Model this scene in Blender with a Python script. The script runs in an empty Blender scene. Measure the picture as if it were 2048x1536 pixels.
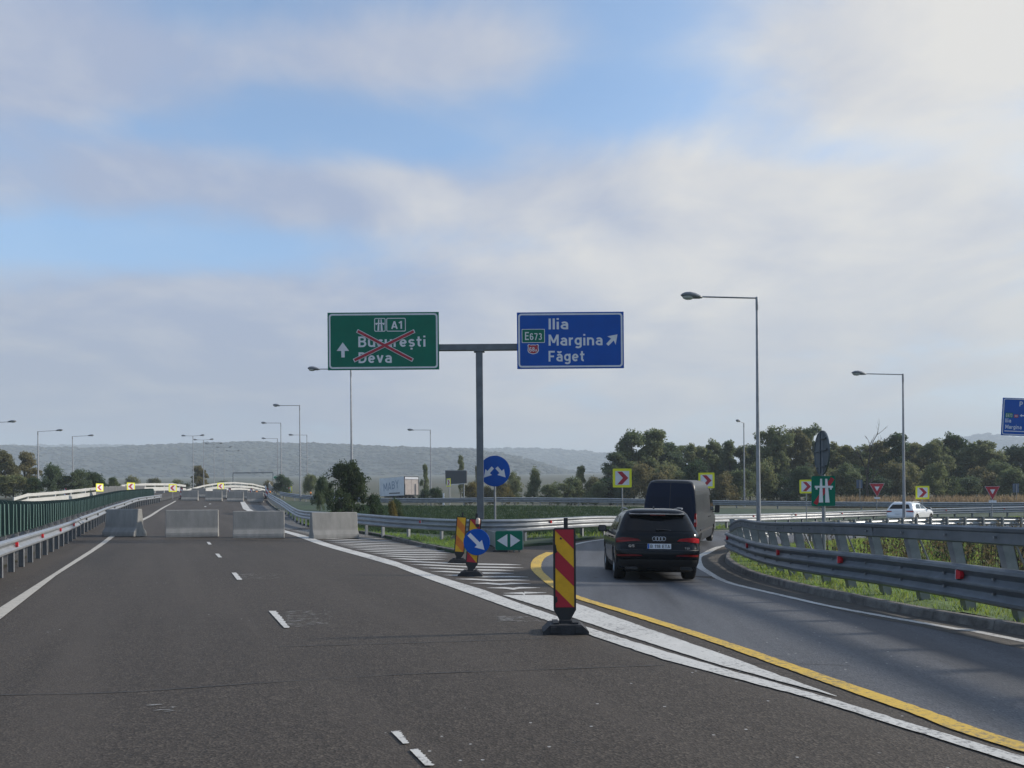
import bpy, bmesh, math, random
import numpy as np
from mathutils import Vector, Matrix
from mathutils.geometry import delaunay_2d_cdt

# ------------------------------------------------------------------ camera, sky, sun, exposure
SC = bpy.context.scene
COL = SC.collection
FOC, CU, CV, CAMH, ROLL = 1538.0, 1024.0, 1022.0, 1.55, 0.008

cam = bpy.data.cameras.new("camera")
cam.sensor_width = 36.0
cam.lens = FOC / 2048.0 * 36.0
cam.shift_y = (CV - 768.0) / 2048.0
cam.clip_start = 0.1
cam.clip_end = 30000
camo = bpy.data.objects.new("camera", cam)
COL.objects.link(camo)
camo.matrix_world = Matrix.Translation((0, 0, CAMH)) @ Matrix.Rotation(math.radians(90), 4, 'X') @ Matrix.Rotation(-ROLL, 4, 'Z')
SC.camera = camo

SUN_AZ = math.radians(79.0)      # clockwise from +Y (view direction), i.e. to the right and a little ahead
SUN_EL = math.radians(24.0)
sun_dir = Vector((math.sin(SUN_AZ) * math.cos(SUN_EL), math.cos(SUN_AZ) * math.cos(SUN_EL), math.sin(SUN_EL)))

world = bpy.data.worlds.new("World")
SC.world = world
world.use_nodes = True
wn, wl = world.node_tree.nodes, world.node_tree.links
wn.clear()


def wnode(t, **kw):
    n = wn.new(t)
    for k, v in kw.items():
        setattr(n, k, v)
    return n


def wmath(op, a, b=None, c=None, clamp=False):
    n = wnode('ShaderNodeMath', operation=op, use_clamp=clamp)
    for i, q in enumerate((a, b, c)):
        if q is None:
            continue
        if isinstance(q, (int, float)):
            n.inputs[i].default_value = q
        else:
            wl.new(q, n.inputs[i])
    return n.outputs[0]


def wsmooth(x, lo, hi, a=0.0, b=1.0):
    n = wnode('ShaderNodeMapRange', interpolation_type='SMOOTHSTEP')
    wl.new(x, n.inputs[0])
    n.inputs[1].default_value, n.inputs[2].default_value = lo, hi
    n.inputs[3].default_value, n.inputs[4].default_value = a, b
    return n.outputs[0]


def wmix(f, a, b):
    n = wnode('ShaderNodeMix', data_type='RGBA')
    wl.new(f, n.inputs[0])
    for i, q in ((6, a), (7, b)):
        if isinstance(q, tuple):
            n.inputs[i].default_value = (*q, 1)
        else:
            wl.new(q, n.inputs[i])
    return n.outputs[2]


sky = wnode('ShaderNodeTexSky', sky_type='NISHITA')
sky.sun_disc = False
sky.sun_elevation = SUN_EL
sky.sun_rotation = SUN_AZ
sky.air_density = 1.0
sky.dust_density = 0.6
sky.ozone_density = 2.0
tc = wnode('ShaderNodeTexCoord')
sep = wnode('ShaderNodeSeparateXYZ')
wl.new(tc.outputs['Generated'], sep.inputs[0])
X, Y, Z = sep.outputs
zc = wmath('ADD', wmath('MAXIMUM', Z, 0.0), 0.16)
cmb = wnode('ShaderNodeCombineXYZ')
wl.new(wmath('DIVIDE', X, zc), cmb.inputs[0])
wl.new(wmath('DIVIDE', Y, zc), cmb.inputs[1])


def wnoise(scale, detail, rough, off=(0, 0, 0), dist=0.0, sc3=(1, 1, 1)):
    m = wnode('ShaderNodeMapping')
    m.inputs['Location'].default_value = off
    m.inputs['Scale'].default_value = sc3
    wl.new(cmb.outputs[0], m.inputs[0])
    n = wnode('ShaderNodeTexNoise')
    n.inputs['Scale'].default_value = scale
    n.inputs['Detail'].default_value = detail
    n.inputs['Roughness'].default_value = rough
    n.inputs['Distortion'].default_value = dist
    wl.new(m.outputs[0], n.inputs['Vector'])
    return n.outputs[0]


def wdir(u, v):
    d = Vector(((u - CU) / FOC, 1.0, (CV - v) / FOC)).normalized()
    n = wnode('ShaderNodeVectorMath', operation='DOT_PRODUCT')
    wl.new(tc.outputs['Generated'], n.inputs[0])
    n.inputs[1].default_value = d
    return n.outputs['Value']


_ym = wmath('MAXIMUM', Y, 0.25)
_az, _el = wmath('DIVIDE', X, _ym), wmath('DIVIDE', Z, _ym)


def wblob(u, v, su, sv, amp):
    """a cloud bank (or a gap) with its bearing, height and spread in the sky"""
    p = wmath('DIVIDE', wmath('SUBTRACT', _az, (u - CU) / FOC), su / FOC)
    q = wmath('DIVIDE', wmath('SUBTRACT', _el, (CV - v) / FOC), sv / FOC)
    r2 = wmath('ADD', wmath('MULTIPLY', p, p), wmath('MULTIPLY', q, q))
    return wmath('MULTIPLY', wmath('EXPONENT', wmath('MULTIPLY', r2, -1.0)), amp)


n_big = wnoise(0.9, 5, 0.5, (3.1, 7.7, 0), 0.2)
n_fine = wnoise(2.2, 8, 0.56, (1.3, 2.2, 4.0), 0.35)
n_sh = wnoise(2.2, 8, 0.56, (1.42, 2.10, 4.0), 0.35)
dens = wmath('ADD', wmath('MULTIPLY', n_big, 0.55), wmath('MULTIPLY', n_fine, 0.80))
for b_ in ((110, 110, 340, 120, .30), (850, 105, 330, 80, .34), (280, 345, 420, 70, .26), (740, 400, 320, 60, .20), (1290, 410, 400, 130, .34),
           (1750, 480, 520, 190, .34), (1870, 110, 330, 140, .34), (620, 660, 800, 110, .36), (150, 720, 560, 110, .30), (1000, 830, 1200, 90, .25), (1250, 640, 600, 120, .2),
           (750, 285, 230, 55, -.30), (1300, 100, 200, 190, -.34), (140, 470, 280, 48, -.26), (480, 495, 320, 42, -.18), (1690, 318, 230, 50, -.20),
           (400, 10, 150, 55, -.22), (340, 255, 200, 40, -.20), (560, 190, 180, 40, -.12), (1200, 210, 200, 80, -.14)):
    dens = wmath('ADD', dens, wblob(*b_))
cover = wsmooth(dens, 0.50, 0.98, 0.15, 0.97)
relief = wmath('MULTIPLY', wmath('SUBTRACT', n_fine, n_sh), 1.3)
n_lit = wnoise(1.2, 6, 0.55, (8.0, 1.0, 2.0), 0.3)
lit = wsmooth(n_lit, 0.36, 0.66)
sunside = wsmooth(wdir(2350, 420), 0.52, 1.0)
litm = wmath('ADD', wmath('ADD', wmath('MULTIPLY', lit, 0.30), wmath('MULTIPLY', sunside, 0.62)), relief, clamp=True)
ccol = wmix(litm, (2.42, 2.86, 3.98), (5.5, 5.3, 4.95))
skyt = wnode('ShaderNodeMix', data_type='RGBA', blend_type='MULTIPLY')
skyt.inputs[0].default_value = 1.0
wl.new(sky.outputs[0], skyt.inputs[6])
skyt.inputs[7].default_value = (1.25, 1.5, 1.6, 1)
scol = wmix(cover, skyt.outputs[2], ccol)
hz = wsmooth(Z, 0.0, 0.34, 1.0, 0.0)
scol = wmix(wmath('MULTIPLY', hz, 0.85), scol, wmix(sunside, (2.05, 2.2, 2.65), (4.2, 4.15, 4.05)))
bg = wnode('ShaderNodeBackground')
bg.inputs[1].default_value = 0.13
wl.new(scol, bg.inputs[0])
wo = wnode('ShaderNodeOutputWorld')
wl.new(bg.outputs[0], wo.inputs[0])

sl = bpy.data.lights.new("sun", 'SUN')
sl.energy = 5.0
sl.angle = math.radians(4.0)
sl.color = (1.0, 0.92, 0.81)
so = bpy.data.objects.new("sun", sl)
COL.objects.link(so)
so.rotation_euler = (-sun_dir).to_track_quat('-Z', 'Y').to_euler()

SC.view_settings.view_transform = 'Standard'
SC.view_settings.look = 'None'
SC.view_settings.exposure = 0.25
SC.view_settings.gamma = 1.0
SC.view_settings.use_curve_mapping = False
SC.render.engine = 'CYCLES'
SC.cycles.use_denoising = True
SC.cycles.max_bounces = 4
SC.cycles.diffuse_bounces = 2
SC.cycles.glossy_bounces = 2
SC.cycles.transmission_bounces = 2
SC.cycles.volume_bounces = 0
SC.cycles.transparent_max_bounces = 6
SC.cycles.caustics_reflective = False
SC.cycles.caustics_refractive = False

# ------------------------------------------------------------------ terrain height and projection
random.seed(7)
RNG = np.random.default_rng(7)
PHI = math.atan((324.0 - CU) / FOC)
DX, DY = math.sin(PHI), math.cos(PHI)       # motorway direction
NX, NY = DY, -DX                            # its right-hand normal


def mw(s, t):
    o = 0.0013 * max(t - 35.0, 0.0) ** 2
    return DX * t + NX * (s + o), DY * t + NY * (s + o)


def at(u, v, k):
    """point seen at photo pixel (u, v) where one metre spans k pixels"""
    a, b = u - CU, v - CV
    c, s_ = math.cos(ROLL), math.sin(ROLL)
    a, b = a * c - b * s_, a * s_ + b * c
    return Vector((a / k, FOC / k, CAMH - b / k))


def px(u, k):
    p = at(u, CV, k)
    return p.x, p.y


CP = [(0, 0, 0), (-4, 0, 0), (5, 0, -.02), (0, -14, -.1), (-12, -12, -.1), (14, -12, -.1), (22, 0, -.25), (-14, 3, 0.0),
      (0, 5.5, 0), (3, 9, 0.0), (1, 15, 0.05), (3.3, 18, -0.10), (4.2, 21, -0.10), (6.3, 28, -0.06), (6.3, 9.5, -0.03), (5.9, 15, -.03), (6.9, 24, 0.05),
      (9, 34, 0.12), (12, 44, 0.3), (24, 40, 0.1), (33, 56, 0.15), (44, 62, 0.4), (60, 60, 0.4), (60, 30, -0.2), (40, 15, -.4), (15, 22, -.1),
      (0, 26, 0.18), (5, 33, 0.33), (-8, 33, 0.55), (-3, 29.5, 0.24), (0, 45, .1), (0, 58, .45), (-12, 52, .6), (12, 60, .45),
      (-15, 81, 2.2), (-1.3, 81, 2.15), (10, 81, 2.0), (25, 79, 1.6), (40, 78, 1.4), (52, 78, 1.3), (75, 78, 1.2),
      (-15, 100, 2.3), (10, 100, 2.2), (40, 100, 1.9), (70, 100, 2.0), (-10, 125, 2.9), (30, 125, 2.7), (75, 125, 2.8),
      (-20, 165, 4.6), (30, 165, 4.6), (85, 165, 4.6), (-75, 60, 1.0), (-95, 100, 2.2), (-110, 20, 0.2), (-60, 20, .3), (-40, 12, .1), (-40, 0, 0), (-115, 150, 4.0)]
for t, z in ((10, .08), (20, .3), (32, .58), (45, 1.05), (60, 1.75), (85, 2.78), (110, 4.2), (135, 5.4), (160, 5.9), (190, 5.8)):
    for s in (-11, -5, 1.5):
        if t < 100 or s > -9:
            CP.append((*mw(s, t), z))
    CP.append((*mw(-11, t), z)) if t >= 100 else None
CP = np.array(CP, float)


def tps(r2):
    return np.where(r2 > 1e-9, 0.5 * r2 * np.log(np.maximum(r2, 1e-9)), 0.0)


_n = len(CP)
_d2 = ((CP[:, None, :2] - CP[None, :, :2]) ** 2).sum(-1)
_A = np.zeros((_n + 3, _n + 3))
_A[:_n, :_n] = tps(_d2) + np.eye(_n) * 6.0
_A[:_n, _n] = 1
_A[:_n, _n + 1:] = CP[:, :2]
_A[_n:, :_n] = _A[:_n, _n:].T
_sol = np.linalg.solve(_A, np.concatenate([CP[:, 2], np.zeros(3)]))


def terr(x, y):
    x, y = np.broadcast_arrays(np.asarray(x, float), np.asarray(y, float))
    shp = x.shape
    xf, yf = x.ravel(), y.ravel()
    out = np.empty(xf.shape)
    for i in range(0, len(xf), 20000):
        a, b = xf[i:i + 20000], yf[i:i + 20000]
        r2 = (a[:, None] - CP[None, :, 0]) ** 2 + (b[:, None] - CP[None, :, 1]) ** 2
        out[i:i + 20000] = tps(r2) @ _sol[:_n] + _sol[_n] + _sol[_n + 1] * a + _sol[_n + 2] * b
    far = np.where(yf > 100, 4.4 + np.maximum(yf - 160, -30) * 0.052, 0.0)
    bx = np.clip((np.abs(xf + 10) - 100) / 50, 0, 1)
    by = np.clip((yf - 165) / 45, 0, 1)
    bb = np.clip((-10 - yf) / 20, 0, 1)
    w = np.maximum(np.maximum(bx, by), bb)
    w = w * w * (3 - 2 * w)
    return (out * (1 - w) + far * w).reshape(shp)


def tz(x, y):
    return float(terr(x, y))


_yy = np.concatenate([np.arange(2.0, 60, 0.2), np.arange(60, 260, 0.5)])


def G(u, v):
    """where the view ray through photo pixel (u, v) meets the terrain"""
    p = at(u, v, FOC)
    dx, dz = p.x, p.z - CAMH
    g = CAMH + dz * _yy - terr(dx * _yy, _yy)
    i = np.argmax(g < 0)
    if g[i] >= 0:
        i = len(_yy) - 1
        y = _yy[i]
    else:
        i = max(i, 1)
        f = g[i - 1] / (g[i - 1] - g[i])
        y = _yy[i - 1] + f * (_yy[i] - _yy[i - 1])
    return float(dx * y), float(y)


# ------------------------------------------------------------------ materials
MATS = {}


def mat(name, col, rough=0.6, metal=0.0, var=0.0, vscale=3.0, bump=0.0, bscale=30.0, spec=0.5, col2=None, coat=0.0, emis=None, coords='Object', detail=4):
    if name in MATS:
        return MATS[name]
    m = bpy.data.materials.new(name)
    m.use_nodes = True
    nt = m.node_tree
    b = nt.nodes['Principled BSDF']
    b.inputs['Base Color'].default_value = (*col, 1)
    b.inputs['Roughness'].default_value = rough
    b.inputs['Metallic'].default_value = metal
    b.inputs['Specular IOR Level'].default_value = spec
    if coat:
        b.inputs['Coat Weight'].default_value = coat
        b.inputs['Coat Roughness'].default_value = 0.03
    if emis:
        b.inputs['Emission Color'].default_value = (*emis[0], 1)
        b.inputs['Emission Strength'].default_value = emis[1]
    if var or bump:
        if coords == 'World':
            g = nt.nodes.new('ShaderNodeNewGeometry').outputs['Position']
        else:
            g = nt.nodes.new('ShaderNodeTexCoord').outputs['Object']
    if var:
        n = nt.nodes.new('ShaderNodeTexNoise')
        n.inputs['Scale'].default_value = vscale
        n.inputs['Detail'].default_value = detail
        n.inputs['Roughness'].default_value = 0.62
        nt.links.new(g, n.inputs['Vector'])
        r = nt.nodes.new('ShaderNodeMapRange')
        r.inputs[1].default_value, r.inputs[2].default_value = 0.3, 0.7
        nt.links.new(n.outputs[0], r.inputs[0])
        x = nt.nodes.new('ShaderNodeMix')
        x.data_type = 'RGBA'
        c2 = col2 if col2 else tuple(max(0, c * (1 - var)) for c in col)
        x.inputs[6].default_value = (*col, 1)
        x.inputs[7].default_value = (*c2, 1)
        nt.links.new(r.outputs[0], x.inputs[0])
        nt.links.new(x.outputs[2], b.inputs['Base Color'])
    if bump:
        n2 = nt.nodes.new('ShaderNodeTexNoise')
        n2.inputs['Scale'].default_value = bscale
        n2.inputs['Detail'].default_value = 3
        nt.links.new(g, n2.inputs['Vector'])
        bm_ = nt.nodes.new('ShaderNodeBump')
        bm_.inputs['Strength'].default_value = bump
        bm_.inputs['Distance'].default_value = 0.02
        nt.links.new(n2.outputs[0], bm_.inputs['Height'])
        nt.links.new(bm_.outputs[0], b.inputs['Normal'])
    MATS[name] = m
    return m


def asphalt(name, base, stone, dark, tracks=None, gloss=0.78):
    """aggregate in a binder: coloured chips, patches, seams"""
    m = bpy.data.materials.new(name)
    m.use_nodes = True
    nt, L = m.node_tree, m.node_tree.links
    b = nt.nodes['Principled BSDF']
    pos = nt.nodes.new('ShaderNodeNewGeometry').outputs['Position']

    def N(t, **kw):
        n = nt.nodes.new(t)
        for k, v in kw.items():
            n.inputs[k].default_value = v
        return n

    def mixc(f, a, bb):
        n = nt.nodes.new('ShaderNodeMix')
        n.data_type = 'RGBA'
        L.new(f, n.inputs[0])
        for i, q in ((6, a), (7, bb)):
            if isinstance(q, tuple):
                n.inputs[i].default_value = (*q, 1)
            else:
                L.new(q, n.inputs[i])
        return n.outputs[2]

    def rng(x, a, bb, c=0.0, d=1.0):
        n = N('ShaderNodeMapRange')
        L.new(x, n.inputs[0])
        for i, q in enumerate((a, bb, c, d)):
            n.inputs[i + 1].default_value = q
        return n.outputs[0]

    chip = nt.nodes.new('ShaderNodeTexVoronoi')
    chip.inputs['Scale'].default_value = 62
    L.new(pos, chip.inputs['Vector'])
    cs = nt.nodes.new('ShaderNodeSeparateColor')
    L.new(chip.outputs['Color'], cs.inputs[0])
    c = mixc(rng(cs.outputs[0], 0.35, 0.95), base, stone)
    c = mixc(rng(cs.outputs[1], 0.62, 1.0), c, dark)
    big = N('ShaderNodeTexNoise', Scale=0.35, Detail=5, Roughness=0.6)
    L.new(pos, big.inputs['Vector'])
    c = mixc(rng(big.outputs[0], 0.35, 0.75, 0.0, 0.35), c, tuple(q * 0.72 for q in base))
    mid = N('ShaderNodeTexNoise', Scale=6.0, Detail=6, Roughness=0.7)
    L.new(pos, mid.inputs['Vector'])
    c = mixc(rng(mid.outputs[0], 0.42, 0.72, 0.0, 0.45), c, tuple(q * 0.62 for q in base))
    if tracks:
        for tr in tracks:
            c = tr(nt, L, pos, c, mixc, rng)
    # rare pale chips
    sp = nt.nodes.new('ShaderNodeTexVoronoi')
    sp.inputs['Scale'].default_value = 9
    L.new(pos, sp.inputs['Vector'])
    ss = nt.nodes.new('ShaderNodeSeparateColor')
    L.new(sp.outputs['Color'], ss.inputs[0])
    f1 = rng(sp.outputs['Distance'], 0.10, 0.13, 1.0, 0.0)
    f2 = rng(ss.outputs[2], 0.965, 0.97)
    mm = nt.nodes.new('ShaderNodeMath')
    mm.operation = 'MULTIPLY'
    L.new(f1, mm.inputs[0])
    L.new(f2, mm.inputs[1])
    c = mixc(mm.outputs[0], c, (0.33, 0.32, 0.30))
    L.new(c, b.inputs['Base Color'])
    b.inputs['Roughness'].default_value = gloss
    b.inputs['Specular IOR Level'].default_value = 0.35
    bp = nt.nodes.new('ShaderNodeBump')
    bp.inputs['Strength'].default_value = 0.5
    bp.inputs['Distance'].default_value = 0.006
    L.new(chip.outputs['Distance'], bp.inputs['Height'])
    L.new(bp.outputs[0], b.inputs['Normal'])
    MATS[name] = m
    return m


def paint(name, col, worn, amount=0.5, scale=14.0):
    """road paint with worn flecks where the surface below shows"""
    m = bpy.data.materials.new(name)
    m.use_nodes = True
    nt, L = m.node_tree, m.node_tree.links
    b = nt.nodes['Principled BSDF']
    pos = nt.nodes.new('ShaderNodeNewGeometry').outputs['Position']
    n = nt.nodes.new('ShaderNodeTexNoise')
    n.inputs['Scale'].default_value = scale
    n.inputs['Detail'].default_value = 8
    n.inputs['Roughness'].default_value = 0.75
    L.new(pos, n.inputs['Vector'])
    n2 = nt.nodes.new('ShaderNodeTexNoise')
    n2.inputs['Scale'].default_value = 0.9
    n2.inputs['Detail'].default_value = 3
    L.new(pos, n2.inputs['Vector'])
    ad = nt.nodes.new('ShaderNodeMath')
    ad.operation = 'MULTIPLY_ADD'
    L.new(n2.outputs[0], ad.inputs[0])
    ad.inputs[1].default_value = 0.35
    L.new(n.outputs[0], ad.inputs[2])
    r = nt.nodes.new('ShaderNodeMapRange')
    r.inputs[1].default_value, r.inputs[2].default_value = 0.78 - 0.1 * amount, 0.90 - 0.1 * amount
    r.inputs[4].default_value = 0.85
    L.new(ad.outputs[0], r.inputs[0])
    n3 = nt.nodes.new('ShaderNodeTexNoise')
    n3.inputs['Scale'].default_value = 3.0
    n3.inputs['Detail'].default_value = 5
    L.new(pos, n3.inputs['Vector'])
    x0 = nt.nodes.new('ShaderNodeMix')
    x0.data_type = 'RGBA'
    x0.inputs[6].default_value = (*col, 1)
    x0.inputs[7].default_value = (*[c * 0.72 for c in col], 1)
    L.new(n3.outputs[0], x0.inputs[0])
    x = nt.nodes.new('ShaderNodeMix')
    x.data_type = 'RGBA'
    L.new(x0.outputs[2], x.inputs[6])
    x.inputs[7].default_value = (*worn, 1)
    L.new(r.outputs[0], x.inputs[0])
    L.new(x.outputs[2], b.inputs['Base Color'])
    b.inputs['Roughness'].default_value = 0.7
    MATS[name] = m
    return m


def foliage(name, cols, bright=1.0):
    """leaves: colour by clump and by tree, a little light through the blade"""
    m = bpy.data.materials.new(name)
    m.use_nodes = True
    nt, L = m.node_tree, m.node_tree.links
    b = nt.nodes['Principled BSDF']
    out = nt.nodes['Material Output']
    pos = nt.nodes.new('ShaderNodeNewGeometry').outputs['Position']
    n = nt.nodes.new('ShaderNodeTexNoise')
    n.inputs['Scale'].default_value = 0.9
    n.inputs['Detail'].default_value = 5
    n.inputs['Roughness'].default_value = 0.7
    L.new(pos, n.inputs['Vector'])
    oi = nt.nodes.new('ShaderNodeObjectInfo')
    ad = nt.nodes.new('ShaderNodeMath')
    ad.operation = 'MULTIPLY_ADD'
    L.new(oi.outputs['Random'], ad.inputs[0])
    ad.inputs[1].default_value = 0.42
    L.new(n.outputs[0], ad.inputs[2])
    cr = nt.nodes.new('ShaderNodeValToRGB')
    e = cr.color_ramp.elements
    while len(e) < len(cols):
        e.new(0.5)
    for i, c in enumerate(cols):
        e[i].position = 0.42 + 0.52 * i / (len(cols) - 1)
        e[i].color = (*[q * bright for q in c], 1)
    L.new(ad.outputs[0], cr.inputs[0])
    L.new(cr.outputs[0], b.inputs['Base Color'])
    b.inputs['Roughness'].default_value = 0.65
    b.inputs['Specular IOR Level'].default_value = 0.25
    tr = nt.nodes.new('ShaderNodeBsdfTranslucent')
    L.new(cr.outputs[0], tr.inputs[0])
    ms = nt.nodes.new('ShaderNodeMixShader')
    ms.inputs[0].default_value = 0.5
    L.new(b.outputs[0], ms.inputs[1])
    L.new(tr.outputs[0], ms.inputs[2])
    L.new(ms.outputs[0], out.inputs[0])
    MATS[name] = m
    return m


# ------------------------------------------------------------------ object helpers
def link(o, parent=None):
    COL.objects.link(o)
    if parent is not None:
        o.parent = parent
    return o


def tag(o, label=None, cat=None, group=None, kind=None):
    if label:
        o['label'] = label
    if cat:
        o['category'] = cat
    if group:
        o['group'] = group
    if kind:
        o['kind'] = kind
    return o


def thing(name, label, cat, loc=(0, 0, 0), rz=0.0, group=None):
    o = bpy.data.objects.new(name, None)
    o.empty_display_size = 0.2
    link(o)
    o.location = loc
    o.rotation_euler = (0, 0, rz)
    return tag(o, label, cat, group)


def mesh_obj(name, me, parent=None, loc=None, rot=None, scale=None):
    o = bpy.data.objects.new(name, me)
    link(o, parent)
    if loc is not None:
        o.location = loc
    if rot is not None:
        o.rotation_euler = rot
    if scale is not None:
        o.scale = scale
    return o


def copy_tree(o, parent=None):
    c = o.copy()
    COL.objects.link(c)
    c.parent = parent
    for ch in list(o.children):
        copy_tree(ch, c)
    return c


class MB:
    def __init__(self):
        self.v, self.f, self.mi = [], [], []

    def add(self, vs, fs, mi=0):
        o = len(self.v)
        self.v.extend([tuple(p) for p in vs])
        self.f.extend([tuple(i + o for i in f) for f in fs])
        self.mi.extend([mi] * len(fs))
        return self

    def box(self, c, s, M=None, mi=0, taper=None):
        x, y, z = s[0] / 2, s[1] / 2, s[2] / 2
        tx = taper if taper is not None else 1.0
        vs = [Vector((-x, -y, -z)), Vector((x, -y, -z)), Vector((x, y, -z)), Vector((-x, y, -z)),
              Vector((-x * tx, -y * tx, z)), Vector((x * tx, -y * tx, z)), Vector((x * tx, y * tx, z)), Vector((-x * tx, y * tx, z))]
        c = Vector(c)
        vs = [(M @ p if M else p) + c for p in vs]
        return self.add(vs, [(3, 2, 1, 0), (4, 5, 6, 7), (0, 1, 5, 4), (1, 2, 6, 5), (2, 3, 7, 6), (3, 0, 4, 7)], mi)

    def tube(self, pts, rads, n=8, cap=True, mi=0):
        pts = [Vector(p) for p in pts]
        if not hasattr(rads, '__len__'):
            rads = [rads] * len(pts)
        o = len(self.v)
        vs, fs = [], []
        prev = None
        for i, p in enumerate(pts):
            d = (pts[min(i + 1, len(pts) - 1)] - pts[max(i - 1, 0)]).normalized()
            if prev is None:
                a = Vector((0, 0, 1)) if abs(d.z) < 0.9 else Vector((1, 0, 0))
                e1 = d.cross(a).normalized()
            else:
                e1 = (prev - d * prev.dot(d)).normalized()
            prev = e1
            e2 = d.cross(e1)
            for j in range(n):
                q = 2 * math.pi * j / n
                vs.append(p + (e1 * math.cos(q) + e2 * math.sin(q)) * rads[i])
        for i in range(len(pts) - 1):
            for j in range(n):
                a, b = i * n + j, i * n + (j + 1) % n
                fs.append((a, b, b + n, a + n))
        if cap:
            fs.append(tuple(range(n - 1, -1, -1)))
            fs.append(tuple((len(pts) - 1) * n + j for j in range(n)))
        return self.add(vs, fs, mi)

    def prism(self, poly, a, b, plane='XZ', mi=0):
        """2D outline extruded from a to b along the axis that is missing in plane"""
        def P(p, h):
            return {'XZ': (p[0], h, p[1]), 'YZ': (h, p[0], p[1]), 'XY': (p[0], p[1], h)}[plane]
        n = len(poly)
        vs = [P(p, a) for p in poly] + [P(p, b) for p in poly]
        fs = [tuple(range(n)), tuple(range(2 * n - 1, n - 1, -1))]
        for i in range(n):
            j = (i + 1) % n
            fs.append((j, i, i + n, j + n))
        return self.add(vs, fs, mi)

    def lathe(self, prof, n=20, axis='Z', c=(0, 0, 0), mi=0):
        vs, fs = [], []
        c = Vector(c)
        for r, h in prof:
            for j in range(n):
                q = 2 * math.pi * j / n
                x, y = r * math.cos(q), r * math.sin(q)
                p = {'Z': (x, y, h), 'X': (h, x, y), 'Y': (x, h, y)}[axis]
                vs.append(Vector(p) + c)
        for i in range(len(prof) - 1):
            for j in range(n):
                a, b = i * n + j, i * n + (j + 1) % n
                fs.append((a, b, b + n, a + n))
        return self.add(vs, fs, mi)

    def mesh(self, name, mats, smooth=False, fix=True):
        me = bpy.data.meshes.new(name)
        me.from_pydata(self.v, [], self.f)
        for m in (mats if isinstance(mats, (list, tuple)) else [mats]):
            me.materials.append(m)
        me.polygons.foreach_set('material_index', self.mi)
        if fix:
            bm = bmesh.new()
            bm.from_mesh(me)
            bmesh.ops.recalc_face_normals(bm, faces=bm.faces)
            bm.to_mesh(me)
            bm.free()
        if smooth:
            me.polygons.foreach_set('use_smooth', [True] * len(me.polygons))
            if smooth != 'all':
                me.set_sharp_from_angle(angle=math.radians(35))
        me.update()
        return me

    def build(self, name, mats, parent=None, smooth=False, loc=None, rot=None):
        return mesh_obj(name, self.mesh(name, mats, smooth), parent, loc, rot)


def fast_mesh(name, verts, faces_flat, nper, material):
    """numpy quads or triangles"""
    me = bpy.data.meshes.new(name)
    nv, nf = len(verts), len(faces_flat) // nper
    me.vertices.add(nv)
    me.vertices.foreach_set('co', np.asarray(verts, np.float32).ravel())
    me.loops.add(nf * nper)
    me.loops.foreach_set('vertex_index', np.asarray(faces_flat, np.int32))
    me.polygons.add(nf)
    me.polygons.foreach_set('loop_start', np.arange(0, nf * nper, nper, dtype=np.int32))
    me.update(calc_edges=True)
    me.validate()
    me.materials.append(material)
    return me


def inside(poly, x, y):
    px_, py_ = np.array([p[0] for p in poly]), np.array([p[1] for p in poly])
    r = np.zeros(np.shape(x), bool)
    j = len(poly) - 1
    for i in range(len(poly)):
        c = ((py_[i] > y) != (py_[j] > y)) & (x < (px_[j] - px_[i]) * (y - py_[i]) / (py_[j] - py_[i] + 1e-12) + px_[i])
        r ^= c
        j = i
    return r


def densify(pts, step, closed=False):
    out = []
    n = len(pts)
    for i in range(n if closed else n - 1):
        a, b = pts[i], pts[(i + 1) % n]
        L = math.dist(a[:2], b[:2])
        m = max(1, int(math.ceil(L / step)))
        for j in range(m):
            out.append((a[0] + (b[0] - a[0]) * j / m, a[1] + (b[1] - a[1]) * j / m))
    if not closed:
        out.append(tuple(pts[-1][:2]))
    return out


def smooth_path(pts, per=6):
    """Catmull-Rom through 2D points"""
    P = [Vector((p[0], p[1])) for p in pts]
    P = [P[0] * 2 - P[1]] + P + [P[-1] * 2 - P[-2]]
    out = []
    for i in range(1, len(P) - 2):
        for j in range(per):
            t = j / per
            a, b, c, d = P[i - 1], P[i], P[i + 1], P[i + 2]
            q = 0.5 * ((2 * b) + (c - a) * t + (2 * a - 5 * b + 4 * c - d) * t * t + (3 * b - a - 3 * c + d) * t ** 3)
            out.append((q.x, q.y))
    out.append((P[-2].x, P[-2].y))
    return out


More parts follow.
